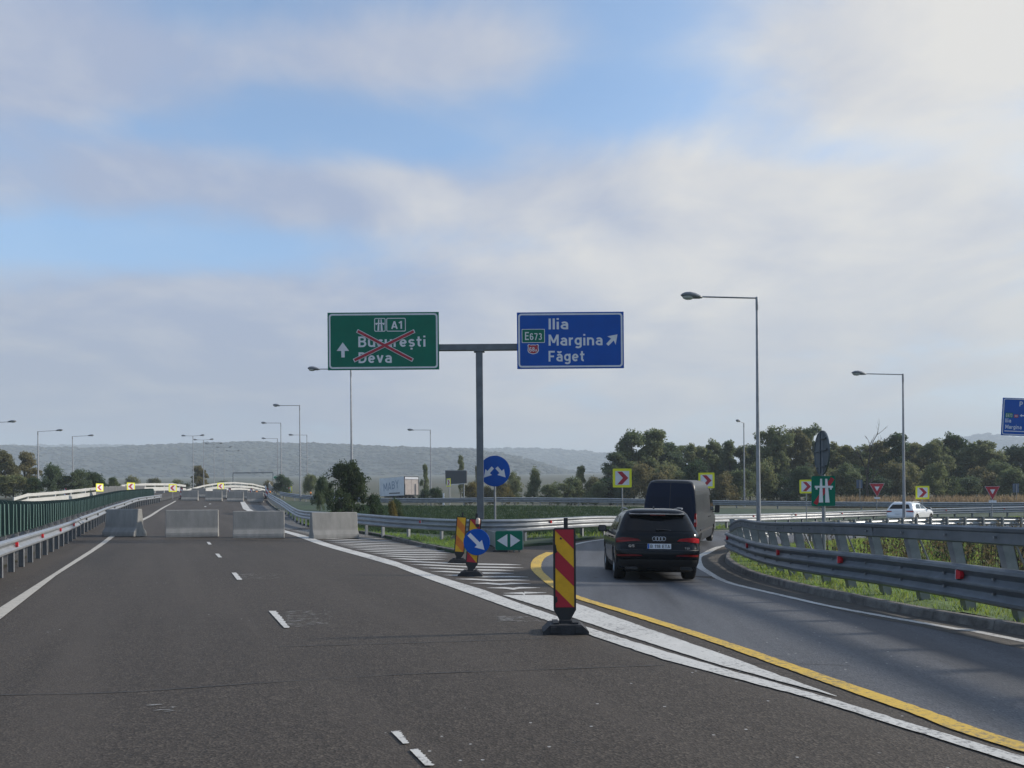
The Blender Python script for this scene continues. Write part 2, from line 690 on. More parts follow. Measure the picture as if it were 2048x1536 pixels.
def sheet(name, poly, off, material, step=1.0, estep=0.7, parent=None, skirt=0.0, skirt_mat=None, wob=0.0):
    """a surface draped over the terrain inside the outline"""
    pl = densify(poly, estep, True)
    xs = [p[0] for p in pl]
    ys = [p[1] for p in pl]
    gx, gy = np.meshgrid(np.arange(min(xs), max(xs), step), np.arange(min(ys), max(ys), step))
    gx, gy = gx.ravel(), gy.ravel()
    gx = gx + RNG.uniform(-.2, .2, gx.shape) * step
    gy = gy + RNG.uniform(-.2, .2, gy.shape) * step
    k = inside(pl, gx, gy)
    V = [Vector(p) for p in pl] + [Vector(p) for p in zip(gx[k], gy[k])]
    n = len(pl)
    r = delaunay_2d_cdt(V, [], [list(range(n))], 2, 1e-5)
    vv = np.array([(p.x, p.y) for p in r[0]])
    z = terr(vv[:, 0], vv[:, 1]) + off
    if wob:
        z = z + RNG.normal(0, wob, len(z))
    vs = [(a, b, c) for (a, b), c in zip(vv, z)]
    fs = [tuple(f) for f in r[2]]
    mb = MB()
    mb.add(vs, fs)
    if skirt:
        zz = terr(np.array(xs), np.array(ys))
        sv = [(x, y, c + off) for x, y, c in zip(xs, ys, zz)] + [(x, y, c + off - skirt) for x, y, c in zip(xs, ys, zz)]
        mb.add(sv, [(i, (i + 1) % n, n + (i + 1) % n, n + i) for i in range(n)], 1 if skirt_mat else 0)
    me = mb.mesh(name, [material] + ([skirt_mat] if skirt_mat else []), fix=False)
    if sum(p.normal.z for p in me.polygons) < 0:
        me.flip_normals()
    return mesh_obj(name, me, parent)


def strip(name, left, right, off, material, parent=None, step=0.5, ragged=0.0):
    """painted band between two matching polylines, draped"""
    L, R = [], []
    for i in range(len(left) - 1):
        d = max(math.dist(left[i], left[i + 1]), math.dist(right[i], right[i + 1]))
        m = max(1, int(math.ceil(d / step)))
        for j in range(m):
            t = j / m
            L.append((left[i][0] + (left[i + 1][0] - left[i][0]) * t, left[i][1] + (left[i + 1][1] - left[i][1]) * t))
            R.append((right[i][0] + (right[i + 1][0] - right[i][0]) * t, right[i][1] + (right[i + 1][1] - right[i][1]) * t))
    L.append(tuple(left[-1]))
    R.append(tuple(right[-1]))
    La, Ra = np.array(L), np.array(R)
    if ragged:
        d_ = Ra - La
        w_ = np.hypot(d_[:, 0], d_[:, 1])[:, None] + 1e-6
        La, Ra = La + d_ / w_ * np.abs(RNG.normal(0, ragged, (len(La), 1))), Ra - d_ / w_ * np.abs(RNG.normal(0, ragged, (len(La), 1)))
    m = max(1, int(math.ceil(np.max(np.hypot(*(La - Ra).T)) / 0.6)))
    vs = []
    for j in range(m + 1):
        q = La + (Ra - La) * j / m
        z = terr(q[:, 0], q[:, 1]) + off
        vs += [(a, b, c) for (a, b), c in zip(q, z)]
    n = len(L)
    fs = [(j * n + i, j * n + i + 1, (j + 1) * n + i + 1, (j + 1) * n + i) for j in range(m) for i in range(n - 1)]
    mb = MB()
    mb.add(vs, fs)
    me = mb.mesh(name, material, fix=False)
    if sum(p.normal.z for p in me.polygons) < 0:
        me.flip_normals()
    return mesh_obj(name, me, parent)


def offset_path(pts, d):
    out = []
    for i, p in enumerate(pts):
        a, b = pts[max(i - 1, 0)], pts[min(i + 1, len(pts) - 1)]
        tx, ty = b[0] - a[0], b[1] - a[1]
        L = math.hypot(tx, ty) or 1
        out.append((p[0] + ty / L * d, p[1] - tx / L * d))   # d > 0: to the right of travel
    return out


def walk(pts, step, start=0.0):
    """points every step metres along a 2D polyline with tangent angle"""
    out, acc, nxt = [], 0.0, start
    for i in range(len(pts) - 1):
        L = math.dist(pts[i], pts[i + 1])
        while nxt <= acc + L and L > 0:
            t = (nxt - acc) / L
            out.append((pts[i][0] + (pts[i + 1][0] - pts[i][0]) * t, pts[i][1] + (pts[i + 1][1] - pts[i][1]) * t,
                        math.atan2(pts[i + 1][1] - pts[i][1], pts[i + 1][0] - pts[i][0])))
            nxt += step
        acc += L
    return out


def _arc(cx, cy, rx, ry, a0, a1, n=9):
    return [(cx + rx * math.cos(math.radians(a0 + (a1 - a0) * i / n)), cy + ry * math.sin(math.radians(a0 + (a1 - a0) * i / n))) for i in range(n + 1)]


# sign lettering as even strokes: advance width and centre lines, capital height 1
_B, _T, _X = 0.08, 0.92, 0.64
_LOW_A = [[(.46, 0), (.46, .46)] + _arc(.27, .46, .19, .18, 0, 150)[1:], [(.46, .40), (.27, .40)] + _arc(.27, .24, .19, .16, 90, 270)[1:] + [(.46, .08)]]
_LOW_S = [_arc(.25, .495, .17, .145, 25, 180) + _arc(.25, .495, .17, .135, 180, 260, 4)[1:] + _arc(.25, .225, .17, .135, 80, 0, 4) + _arc(.25, .225, .17, .145, 0, -155)[1:]]
GLYPH = {
    'I': (.16, [[(.08, 0), (.08, 1)]]), 'l': (.16, [[(.08, 0), (.08, 1)]]), 'i': (.16, [[(.08, 0), (.08, .70)], [(.08, .87), (.08, 1.03)]]),
    'a': (.54, _LOW_A), 'ă': (.54, _LOW_A + [_arc(.27, .96, .13, .12, 180, 360)]),
    'c': (.48, [_arc(.29, .36, .21, .28, 50, 310, 14)]), 'e': (.56, [_arc(.28, .36, .20, .28, 0, 318, 16), [(.08, .36), (.48, .36)]]),
    'g': (.56, [_arc(.28, .38, .20, .26, 0, 360, 18), [(.48, .72), (.48, -.02)] + _arc(.28, -.02, .20, .16, 0, -150)[1:]]),
    'n': (.56, [[(.08, 0), (.08, .72)], _arc(.28, .44, .20, .20, 180, 0) + [(.48, 0)]]),
    'r': (.33, [[(.08, 0), (.08, .72)], _arc(.30, .42, .22, .22, 180, 82)]),
    's': (.50, _LOW_S), 'ș': (.50, _LOW_S + [[(.26, -.10), (.22, -.26)]]),
    't': (.40, [[(.17, .95), (.17, .22)] + _arc(.31, .22, .14, .14, 180, 275, 6)[1:], [(0, .64), (.38, .64)]]),
    'u': (.56, [[(.08, .72), (.08, .26)] + _arc(.28, .26, .20, .18, 180, 360)[1:], [(.48, .72), (.48, 0)]]),
    'v': (.54, [[(.07, .72), (.27, .03)], [(.47, .72), (.27, .03)]]),
    'A': (.66, [[(.06, 0), (.33, .97)], [(.60, 0), (.33, .97)], [(.15, .26), (.51, .26)]]),
    'B': (.62, [[(.08, 0), (.08, 1)], [(.08, .92), (.32, .92)] + _arc(.32, .725, .20, .195, 90, -90)[1:] + [(.08, .53)], [(.32, .53)] + _arc(.32, .305, .22, .225, 90, -90)[1:] + [(.08, .08)]]),
    'D': (.64, [[(.08, 0), (.08, 1)], [(.08, .92), (.28, .92)] + _arc(.28, .60, .28, .32, 90, 0)[1:] + _arc(.28, .40, .28, .32, 0, -90) + [(.08, .08)]]),
    'E': (.54, [[(.08, 0), (.08, 1)], [(.08, .92), (.54, .92)], [(.08, .52), (.47, .52)], [(.08, .08), (.54, .08)]]),
    'F': (.54, [[(.08, 0), (.08, 1)], [(.08, .92), (.54, .92)], [(.08, .48), (.47, .48)]]),
    'M': (.80, [[(.08, 0), (.08, 1)], [(.72, 0), (.72, 1)], [(.10, .97), (.40, .25)], [(.70, .97), (.40, .25)]]),
    'P': (.60, [[(.08, 0), (.08, 1)], [(.08, .92), (.30, .92)] + _arc(.30, .68, .22, .24, 90, -90)[1:] + [(.08, .44)]]),
    'Q': (.66, [_arc(.33, .5, .25, .42, 0, 360, 20), [(.36, .26), (.60, -.02)]]),
    'T': (.60, [[(0, .92), (.60, .92)], [(.30, 0), (.30, .92)]]), 'Y': (.64, [[(.05, 1), (.32, .48)], [(.59, 1), (.32, .48)], [(.32, 0), (.32, .5)]]),
    '1': (.36, [[(.26, 0), (.26, 1)], [(.02, .74), (.24, .93)]]), '3': (.54, [_arc(.25, .72, .19, .20, 150, -80), _arc(.25, .30, .21, .22, 85, -150)]),
    '5': (.54, [[(.48, .92), (.12, .92), (.10, .52)], _arc(.27, .34, .19, .26, 130, -150, 12)]),
    '6': (.56, [_arc(.28, .32, .20, .24, 0, 360, 18), [(.08, .34), (.08, .62)] + _arc(.28, .66, .20, .26, 180, 30)[1:]]),
    '7': (.50, [[(.02, .92), (.46, .92)], [(.44, .90), (.18, 0)]]), '8': (.56, [_arc(.28, .72, .18, .20, 0, 360, 16), _arc(.28, .30, .20, .22, 0, 360, 16)]),
    ' ': (.28, []),
}


def text_mesh(s, cap_h, weight=0.16, material=None, gap=0.13):
    mb = MB()
    x, k = 0.0, 0
    hw = weight / 2
    for ch in s:
        w, strokes = GLYPH[ch]
        for st in strokes:
            P = [Vector(p) for p in st]
            closed = (P[0] - P[-1]).length < 1e-4
            vs = []
            for i, p in enumerate(P):
                a, b = P[max(i - 1, 0)], P[min(i + 1, len(P) - 1)]
                if closed and i in (0, len(P) - 1):
                    a, b = P[-2], P[1]
                d = (b - a).normalized()
                n = Vector((-d.y, d.x))
                m = 1.0
                if 0 < i < len(P) - 1:
                    d1, d2 = (p - P[i - 1]).normalized(), (P[i + 1] - p).normalized()
                    m = min(1.5, 1.0 / max(0.4, math.sqrt(max(0.0, (1 + d1.dot(d2)) / 2))))
                for sg in (1, -1):
                    q = p + n * hw * m * sg
                    vs.append(((x + q.x) * cap_h, q.y * cap_h, 0.0005 * (k % 5)))
            mb.add(vs, [(2 * i, 2 * i + 1, 2 * i + 3, 2 * i + 2) for i in range(len(P) - 1)])
            k += 1
        x += w + gap
    me = mb.mesh('lettering', material, fix=False)
    if me.polygons and sum(p.normal.z for p in me.polygons) < 0:
        me.flip_normals()
    xs = [v[0] for v in mb.v]
    return me, (min(xs), max(xs))


def put_text(parent, s, x0, z0, cap, material, y=-0.03, bold=0.0, width=None, name="lettering", **kw):
    """lettering on a panel that faces -Y: left edge x0, baseline z0, capital height cap"""
    me, (a, b) = text_mesh(s, cap, 0.138 + bold, material)
    k = width / (b - a) if width else 1.0
    return mesh_obj(name, me, parent, (x0 - a * k, y, z0), (math.radians(90), 0, 0), (k, 1, 1))


def flat(parent, name, poly, y, material, th=0.003):
    """thin shape on a panel that faces -Y"""
    mb = MB()
    mb.prism(poly, y - th, y, 'XZ')
    return mb.build(name, material, parent)


def rrect(x0, z0, x1, z1, r, n=5):
    out = []
    for cx, cz, a0 in ((x1 - r, z1 - r, 0), (x0 + r, z1 - r, 90), (x0 + r, z0 + r, 180), (x1 - r, z0 + r, 270)):
        for i in range(n + 1):
            a = math.radians(a0 + 90 * i / n)
            out.append((cx + r * math.cos(a), cz + r * math.sin(a)))
    return out


def ring(parent, name, outer, inner, y, material, th=0.003):
    n = len(outer)
    mb = MB()
    vs = [(p[0], y - th, p[1]) for p in outer] + [(p[0], y - th, p[1]) for p in inner]
    mb.add(vs, [(i, (i + 1) % n, n + (i + 1) % n, n + i) for i in range(n)])
    mb.add([(p[0], y, p[1]) for p in outer] + [(p[0], y, p[1]) for p in inner], [(i, n + i, n + (i + 1) % n, (i + 1) % n) for i in range(n)])
    return mb.build(name, material, parent)


def circle(r, n=40, cx=0, cz=0):
    return [(cx + r * math.cos(2 * math.pi * i / n), cz + r * math.sin(2 * math.pi * i / n)) for i in range(n)]


def arrow(cx, cz, L, w, head, hw, ang):
    """arrow outline pointing along ang, centred"""
    pts = [(-L / 2, -w / 2), (L / 2 - head, -w / 2), (L / 2 - head, -hw / 2), (L / 2, 0), (L / 2 - head, hw / 2), (L / 2 - head, w / 2), (-L / 2, w / 2)]
    c, s = math.cos(ang), math.sin(ang)
    return [(cx + x * c - y * s, cz + x * s + y * c) for x, y in pts]
# ------------------------------------------------------------------ surfaces
def stretched(direction, len_, wid, amt, lo, hi, tone):
    """streaks along the way traffic runs"""
    def fn(nt, L, pos, c, mixc, rng):
        mp = nt.nodes.new('ShaderNodeMapping')
        mp.vector_type = 'TEXTURE'
        mp.inputs['Rotation'].default_value = (0, 0, direction)
        mp.inputs['Scale'].default_value = (wid, len_, 1)
        L.new(pos, mp.inputs[0])
        n = nt.nodes.new('ShaderNodeTexNoise')
        n.inputs['Scale'].default_value = 1.0
        n.inputs['Detail'].default_value = 5
        n.inputs['Roughness'].default_value = 0.55
        L.new(mp.outputs[0], n.inputs['Vector'])
        return mixc(rng(n.outputs[0], lo, hi, 0.0, amt), c, tone)
    return fn


A_MW = asphalt('asphalt_motorway', (0.051, 0.0405, 0.0310), (0.110, 0.090, 0.070), (0.0175, 0.014, 0.011),
               tracks=[stretched(-PHI, 16, 0.9, 0.65, 0.48, 0.68, (0.076, 0.062, 0.049)), stretched(-PHI, 9, 1.6, 0.5, 0.54, 0.74, (0.029, 0.024, 0.019))])
A_RP = asphalt('asphalt_ramp', (0.088, 0.092, 0.100), (0.135, 0.138, 0.145), (0.045, 0.046, 0.05),
               tracks=[stretched(math.radians(-6), 20, 1.1, 0.8, 0.46, 0.62, (0.042, 0.043, 0.046)), stretched(math.radians(-6), 12, 1.5, 0.6, 0.5, 0.7, (0.13, 0.134, 0.142))], gloss=0.62)
A_OLD = asphalt('asphalt_shoulder', (0.12, 0.118, 0.114), (0.18, 0.175, 0.165), (0.06, 0.06, 0.058))
P_W = paint('paint_white', (0.62, 0.60, 0.55), (0.12, 0.115, 0.11), 0.85, 18)
P_WD = paint('paint_white_dirty', (0.52, 0.48, 0.41), (0.14, 0.13, 0.12), 0.6, 11)
P_WW = paint('paint_white_worn', (0.60, 0.59, 0.55), (0.11, 0.105, 0.10), 1.05, 20)
P_Y = paint('paint_yellow', (0.70, 0.45, 0.06), (0.17, 0.14, 0.09), 1.05, 20)
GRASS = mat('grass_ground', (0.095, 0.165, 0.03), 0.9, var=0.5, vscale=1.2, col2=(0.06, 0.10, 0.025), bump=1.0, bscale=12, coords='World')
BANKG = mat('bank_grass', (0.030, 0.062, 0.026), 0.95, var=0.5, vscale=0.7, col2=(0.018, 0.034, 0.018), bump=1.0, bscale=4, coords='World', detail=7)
KERB = mat('kerb_concrete', (0.20, 0.19, 0.175), 0.9, var=0.6, vscale=5, col2=(0.075, 0.068, 0.06), bump=0.5, bscale=40)
SOIL = mat('gutter_soil', (0.10, 0.088, 0.072), 0.95, var=0.5, vscale=3, col2=(0.055, 0.05, 0.043), bump=0.8, bscale=25, coords='World')
CONC = mat('barrier_concrete', (0.27, 0.262, 0.245), 0.9, var=0.5, vscale=1.0, col2=(0.19, 0.186, 0.175), bump=0.4, bscale=30, detail=9)
_nt = CONC.node_tree
_mp = _nt.nodes.new('ShaderNodeMapping')
_mp.inputs['Scale'].default_value = (4.0, 3.0, 1.4)
for _l in list(_nt.links):
    if _l.to_node.type == 'TEX_NOISE' and abs(_l.to_node.inputs['Scale'].default_value - 1.0) < 1e-3:
        _nt.links.new(_l.from_socket, _mp.inputs[0])
        _nt.links.new(_mp.outputs[0], _l.to_node.inputs['Vector'])
        break
GALV = mat('galvanised_steel', (0.36, 0.375, 0.39), 0.42, metal=0.5, var=0.35, vscale=2.5, col2=(0.25, 0.265, 0.28), bump=0.08, bscale=20)
GALV_SHADED = mat('shaded_steel', (0.19, 0.21, 0.23), 0.45, metal=0.45, var=0.4, vscale=2.5, col2=(0.12, 0.135, 0.15), bump=0.08, bscale=20)  # same steel darkened: the island rail's shaded face is put into the colour
GALVP = mat('galvanised_post', (0.28, 0.29, 0.30), 0.5, metal=0.35, var=0.4, vscale=4, col2=(0.18, 0.19, 0.20))
POLE = mat('lamp_pole_steel', (0.30, 0.31, 0.33), 0.45, metal=0.5, var=0.3, vscale=3)
DSTEEL = mat('grey_gantry_steel', (0.16, 0.175, 0.19), 0.5, metal=0.5, var=0.35, vscale=2.5)
RED = mat('reflector_red', (0.50, 0.015, 0.025), 0.35)
SRED = mat('sign_red', (0.42, 0.012, 0.03), 0.45, var=0.2, vscale=4)
SWHITE = mat('sign_white', (0.72, 0.72, 0.74), 0.5, var=0.12, vscale=3)
SGREEN = mat('sign_green', (0.0, 0.155, 0.095), 0.5, var=0.15, vscale=1.5, spec=0.2)
SBLUE = mat('sign_blue', (0.0, 0.080, 0.40), 0.5, var=0.15, vscale=1.5, spec=0.2)
SYEL = mat('fluorescent_yellow', (0.80, 0.78, 0.02), 0.5)
SYELB = mat('beacon_yellow', (0.78, 0.42, 0.01), 0.5, var=0.25, vscale=6)
SORG = mat('beacon_orange', (0.70, 0.20, 0.015), 0.5, var=0.3, vscale=6)
SBACK = mat('sign_back_grey', (0.10, 0.125, 0.14), 0.55, metal=0.3, var=0.25, vscale=3)
BLACK = mat('black_rubber', (0.018, 0.019, 0.022), 0.75, var=0.4, vscale=9, col2=(0.03, 0.03, 0.033), bump=0.3, bscale=50)
DARK = mat('black_plastic', (0.012, 0.013, 0.015), 0.5)
SBLK = mat('sign_black', (0.012, 0.012, 0.015), 0.6)
GREENF = mat('screen_green', (0.007, 0.034, 0.030), 0.5, var=0.35, vscale=2)
GREENE = mat('screen_edge_sunlit', (0.16, 0.26, 0.22), 0.5)  # paler green paints sunlight onto the blades' right edges

# ------------------------------------------------------------------ ground sheet to the horizon
gx = np.concatenate([-np.geomspace(6000, 125, 24), np.arange(-120, 91, 1.5), np.geomspace(95, 6000, 26)])
gy = np.concatenate([-np.geomspace(400, 20, 8), np.arange(-16, 171, 1.5), np.geomspace(176, 7000, 34)])
MX, MY = np.meshgrid(gx, gy)
MZ = terr(MX, MY) - 0.07
MZ += np.where((MY > 175), 0.0, 0.0)
nx, ny = len(gx), len(gy)
idx = np.arange(nx * ny).reshape(ny, nx)
ff = np.stack([idx[:-1, :-1], idx[:-1, 1:], idx[1:, 1:], idx[1:, :-1]], -1).reshape(-1)
FIELD = mat('field_ground', (0.042, 0.055, 0.028), 0.95, var=0.6, vscale=0.02, col2=(0.085, 0.075, 0.045), bump=0.8, bscale=2, coords='World', detail=8)
g = mesh_obj('ground', fast_mesh('ground', np.stack([MX, MY, MZ], -1).reshape(-1, 3), ff, 4, FIELD))
g.data.polygons.foreach_set('use_smooth', [True] * len(g.data.polygons))
tag(g, kind='structure')

# ------------------------------------------------------------------ plan of the roads (metres)
ramp_yel = smooth_path([(4.2, 3.2)] + [G(*p) for p in ((2048, 1497), (1824, 1420), (1624, 1350), (1424, 1280), (1274, 1232), (1154, 1195),
                                                     (1115, 1176), (1088, 1155), (1072, 1136), (1079, 1117), (1102, 1105))])
ramp_out = smooth_path([G(*p) for p in ((1102, 1105), (1150, 1089), (1220, 1078))] + [px(1330, 43), px(1435, 34), px(1600, 29.5), px(1800, 26.5), px(2048, 25), (62, 66)])
ramp_in = smooth_path([(7.4, 0.0)] + [G(*p) for p in ((2048, 1283), (1924, 1260), (1774, 1234), (1624, 1205), (1474, 1170), (1420, 1146), (1399, 1128), (1404, 1111), (1452, 1092))]
                      + [px(1560, 47), px(1760, 42), px(2048, 37), (62, 52)])
kerb_in = smooth_path([(7.75, 0.0)] + [G(*p) for p in ((2048, 1272), (1824, 1231), (1624, 1188), (1524, 1162), (1462, 1134), (1450, 1118), (1475, 1103))]
                      + [px(1580, 48.5), px(1760, 43.5), px(2048, 38.5), (62, 50)])
gore_kerb = smooth_path([px(524, 10), px(529, 12.5), px(533, 16), px(538, 19.5), px(548, 23)] + [G(*p) for p in ((566, 1026), (620, 1041), (717, 1066), (822, 1088), (905, 1106))])
gore_nose = [G(*p) for p in ((925, 1108), (960, 1092), (1040, 1094))]
gore_out = offset_path(ramp_out, -0.55)[6:]

left_edge = [mw(-3.35, t) for t in np.arange(-16, 196, 4)]
road_poly = left_edge + gore_kerb + gore_nose + gore_out + [(62, 52)] + kerb_in[::-1] + [(7.8, -16)]
road = tag(sheet('motorway_road', road_poly, 0.0, A_MW, step=1.3), kind='structure')
opp = [mw(-13.6, t) for t in np.arange(-10, 196, 5)] + [mw(-4.6, t) for t in np.arange(190, -12, -5)]
tag(sheet('opposite_road', opp, 0.0, A_MW, step=1.6), kind='structure')
# slip road surfacing laid over it
ramp_poly = ramp_yel + ramp_out + [(62, 52)] + ramp_in[::-1] + [(4.6, 0.5)]
tag(sheet('slip_road', ramp_poly, 0.004, A_RP, step=1.2), kind='structure')
# pale old surfacing on the far right-hand shoulder
tag(sheet('shoulder_road', [G(*p) for p in ((577, 1060), (520, 1040), (492, 1016), (490, 1008), (540, 1012), (612, 1044), (640, 1052))], 0.004, A_OLD, step=1.2), kind='structure')
med = [mw(-3.35, t) for t in np.arange(-10, 196, 4)] + [mw(-4.6, t) for t in np.arange(190, -12, -4)]
tag(sheet('median_strip', med, 0.05, SOIL, step=1.2), kind='structure')

# verges
far_top = [px(2048, 20.4), px(1500, 20), px(1210, 19.6), px(1000, 19.4), px(740, 19.4)]
verge_gore = gore_kerb[14:] + gore_nose + gore_out + [(62, 76)] + far_top[0:] + [px(600, 17)]
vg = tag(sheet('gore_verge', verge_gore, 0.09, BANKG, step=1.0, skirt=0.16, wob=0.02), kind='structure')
gut = [G(*p) for p in ((905, 1107), (822, 1089), (717, 1067))]
verge_in = kerb_in + [(62, 20), (62, -16), (7.9, -16)]
tag(sheet('island_verge', offset_path(kerb_in, 0.16) + [(62, 20), (62, -16), (8.0, -16)], 0.10, GRASS, step=0.8, skirt=0.05, wob=0.02), kind='structure')
near_gr = offset_path(gore_kerb, -0.25)[-26:] + [gore_nose[0]] + [G(960, 1091), px(955, 50), px(850, 47), px(760, 43), px(660, 38), px(600, 30)]
tag(sheet('gore_grass_strip', near_gr, 0.105, GRASS, step=0.7, wob=0.015), kind='structure')
# soil in the gutters
gin = offset_path(kerb_in, -0.03)
tag(strip('gutter_strip', offset_path(kerb_in, -0.75)[:60], gin[:60], 0.007, SOIL), kind='structure')


def kerb_line(path, off_in, width, height, step=1.0):
    root = bpy.data.objects.new('kerb', None)
    link(root)
    root['kind'] = 'structure'
    ws = walk(path, step)
    for i in range(len(ws) - 1):
        a, b = ws[i], ws[i + 1]
        A, B = Vector(a[:2]), Vector(b[:2])
        d = (B - A)
        L = d.length
        d.normalize()
        nrm = Vector((d.y, -d.x))
        A, B = A + d * 0.004, B - d * 0.004
        jit = random.uniform(-.004, .004)
        mb = MB()
        vs = []
        for P in (A, B):
            z = tz(P.x, P.y)
            for o, h in ((off_in, -0.06), (off_in + 0.02, height - 0.02 + jit), (off_in + 0.045, height + jit), (off_in + width, height + jit), (off_in + width, -0.06)):
                q = P + nrm * o
                vs.append((q.x, q.y, z + h))
        n = 5
        mb.add(vs, [(i_, i_ + 1, n + i_ + 1, n + i_) for i_ in range(n - 1)] + [(4, 3, 2, 1, 0), (5, 6, 7, 8, 9), (0, n, n + 4, 4)])
        mb.build('kerb_stone', KERB, root)
    return root


kerb_line(kerb_in[:66], 0.0, 0.16, 0.13)
kerb_line([p for p in gore_kerb[14:]] + [gore_nose[0]], -0.16, 0.16, 0.12)


# ------------------------------------------------------------------ painted markings
def marking(name, o):
    return tag(o, kind='structure')


HL = 0.010
# left edge line
la = [mw(-2.28, -6)] + [G(0, 1216), G(110, 1146), G(217, 1074)]
lb = [mw(-2.00, -6)] + [G(0, 1240), G(112, 1152), G(231, 1072)]
la += [G(284, 1038), G(318, 1019), G(349, 1002)]
lb += [G(293, 1038), G(324, 1019), G(353, 1002)]
marking('edge_line', strip('edge_line', la, lb, HL, P_WD, step=0.2, ragged=0.007))
# right edge line of the motorway, wide
Ua = [(1.15, 1.5)] + [G(*p) for p in ((2048, 1515), (1880, 1466), (1664, 1399), (1374, 1317), (1174, 1255), (1024, 1202), (969, 1181), (793, 1124), (570, 1061))]
Ub = [(0.85, 1.5)] + [G(*p) for p in ((2048, 1534), (1850, 1472), (1614, 1397), (1324, 1320), (1140, 1258), (1024, 1219), (969, 1199), (793, 1134), (570, 1066))]
Ua[0] = (Ua[1][0] + (Ua[1][0] - Ua[2][0]) * 1.6, Ua[1][1] + (Ua[1][1] - Ua[2][1]) * 1.6)
Ub[0] = (Ub[1][0] + (Ub[1][0] - Ub[2][0]) * 1.6, Ub[1][1] + (Ub[1][1] - Ub[2][1]) * 1.6)
marking('edge_line', strip('edge_line', Ua, Ub, HL, P_W, step=0.11, ragged=0.009))
marking('edge_line', strip('edge_line', [Ua[-1], G(534, 1042), G(500, 1018), G(489, 1003)], [Ub[-1], G(524, 1042), G(486, 1018), G(480, 1003)], HL, P_W))
marking('edge_line', strip('edge_line', [mw(4.9, t) for t in range(90, 180, 8)], [mw(5.1, t) for t in range(90, 180, 8)], HL, P_W))
# white filled tip of the gore
Ta = [G(*p) for p in ((1100, 1191), (1152, 1207), (1274, 1250), (1474, 1320), (1674, 1394))]
Tb = [G(*p) for p in ((1004, 1191), (1085, 1216), (1225, 1264), (1440, 1332), (1672, 1395))]
marking('gore_tip', strip('gore_tip', Ta, Tb, HL, P_W, step=0.12, ragged=0.009))
# yellow line round the nose of the slip road
yw = 0.13
ylw = [0.10 if i < 40 else 0.10 + 0.06 * min(1, (i - 40) / 18) for i in range(len(ramp_yel))]
yl = [(offset_path(ramp_yel, -w)[i], offset_path(ramp_yel, w)[i]) for i, w in enumerate(ylw)]
marking('yellow_line', strip('yellow_line', [a for a, b in yl], [b for a, b in yl], HL, P_Y, step=0.10, ragged=0.008))
marking('edge_line', strip('edge_line', offset_path(ramp_out, -0.1)[2:], offset_path(ramp_out, 0.08)[2:], HL, P_W))
rw = [0.10 + 0.09 * math.exp(-((i - 47) / 9.0) ** 2) for i in range(len(ramp_in))]
rin = [(offset_path(ramp_in, -w)[i], offset_path(ramp_in, w * 0.5)[i]) for i, w in enumerate(rw)]
marking('edge_line', strip('edge_line', [a for a, b in rin], [b for a, b in rin], HL, P_W, step=0.15, ragged=0.006))


# lane dashes with a ground-off, ragged right side
def dash(pts_l, pts_r, seed):
    r = random.Random(seed)
    A, B = Vector(pts_l[0]), Vector(pts_l[1])
    C, D = Vector(pts_r[0]), Vector(pts_r[1])
    n = 15
    root = None
    L, R = [], []
    for i in range(n + 1):
        t = i / n
        p, q = A.lerp(B, t), C.lerp(D, t)
        cut = 0.78 if i % 2 else 1.0
        cut *= r.uniform(0.82, 1.0)
        L.append(tuple(p + (q - p) * r.uniform(0, .03)))
        R.append(tuple(p + (q - p) * cut))
    return marking('lane_dash', strip('lane_dash', L, R, HL, P_W, step=2))


dash((G(819, 1502), G(850, 1534)), (G(840, 1500), G(874, 1534)), 1)
dash((G(781, 1465), G(806, 1490)), (G(803, 1464), G(822, 1489)), 2)
dash((G(870, 1546), G(930, 1610)), (G(890, 1546), G(955, 1610)), 9)
dash((G(537, 1223), G(568, 1257)), (G(556, 1223), G(582, 1257)), 3)
dash((G(463, 1146), G(474, 1160.5)), (G(475, 1146), G(487, 1160.5)), 4)
dash((G(430, 1108), G(437, 1115.5)), (G(439, 1108), G(446, 1115.5)), 5)
dash((G(413, 1084.5), G(417, 1089.5)), (G(420.5, 1084.5), G(425, 1089.5)), 6)
for t in (52, 60, 68, 76, 92, 104):
    dash((mw(1.72, t), mw(1.72, t + 1.8)), (mw(1.9, t), mw(1.9, t + 1.8)), int(t))
# smears where a marking was milled off: broken scratches along the lane
SMEAR = mat('milled_scratch', (0.30, 0.29, 0.27), 0.85, var=0.5, vscale=12, coords='World')
rs_ = random.Random(21)
for (u0, v0, u1, v1, n_) in ((576, 1222, 668, 1254, 170), (484, 1147, 575, 1159, 130), (1000, 1233, 1090, 1244, 120), (300, 1408, 360, 1424, 16)):
    mb = MB()
    for _ in range(n_):
        fu = rs_.random() ** 1.5
        u, v = u0 + (u1 - u0) * fu, v0 + (v1 - v0) * rs_.random()
        x_, y_ = G(u, v)
        L_, w_ = rs_.uniform(.02, .16) * (1.3 - fu), rs_.uniform(.004, .012)
        z_ = tz(x_, y_) + 0.007
        mb.add([(x_ - L_ / 2 * NX, y_ - L_ / 2 * NY, z_), (x_ + DX * w_, y_ + DY * w_, z_), (x_ + L_ / 2 * NX, y_ + L_ / 2 * NY, z_), (x_ - DX * w_, y_ - DY * w_, z_)], [(0, 1, 2, 3)])
    me = mb.mesh('milled_scratches', SMEAR, fix=False)
    if me.polygons[0].normal.z < 0:
        me.flip_normals()
    tag(mesh_obj('milled_scratches', me), kind='structure')

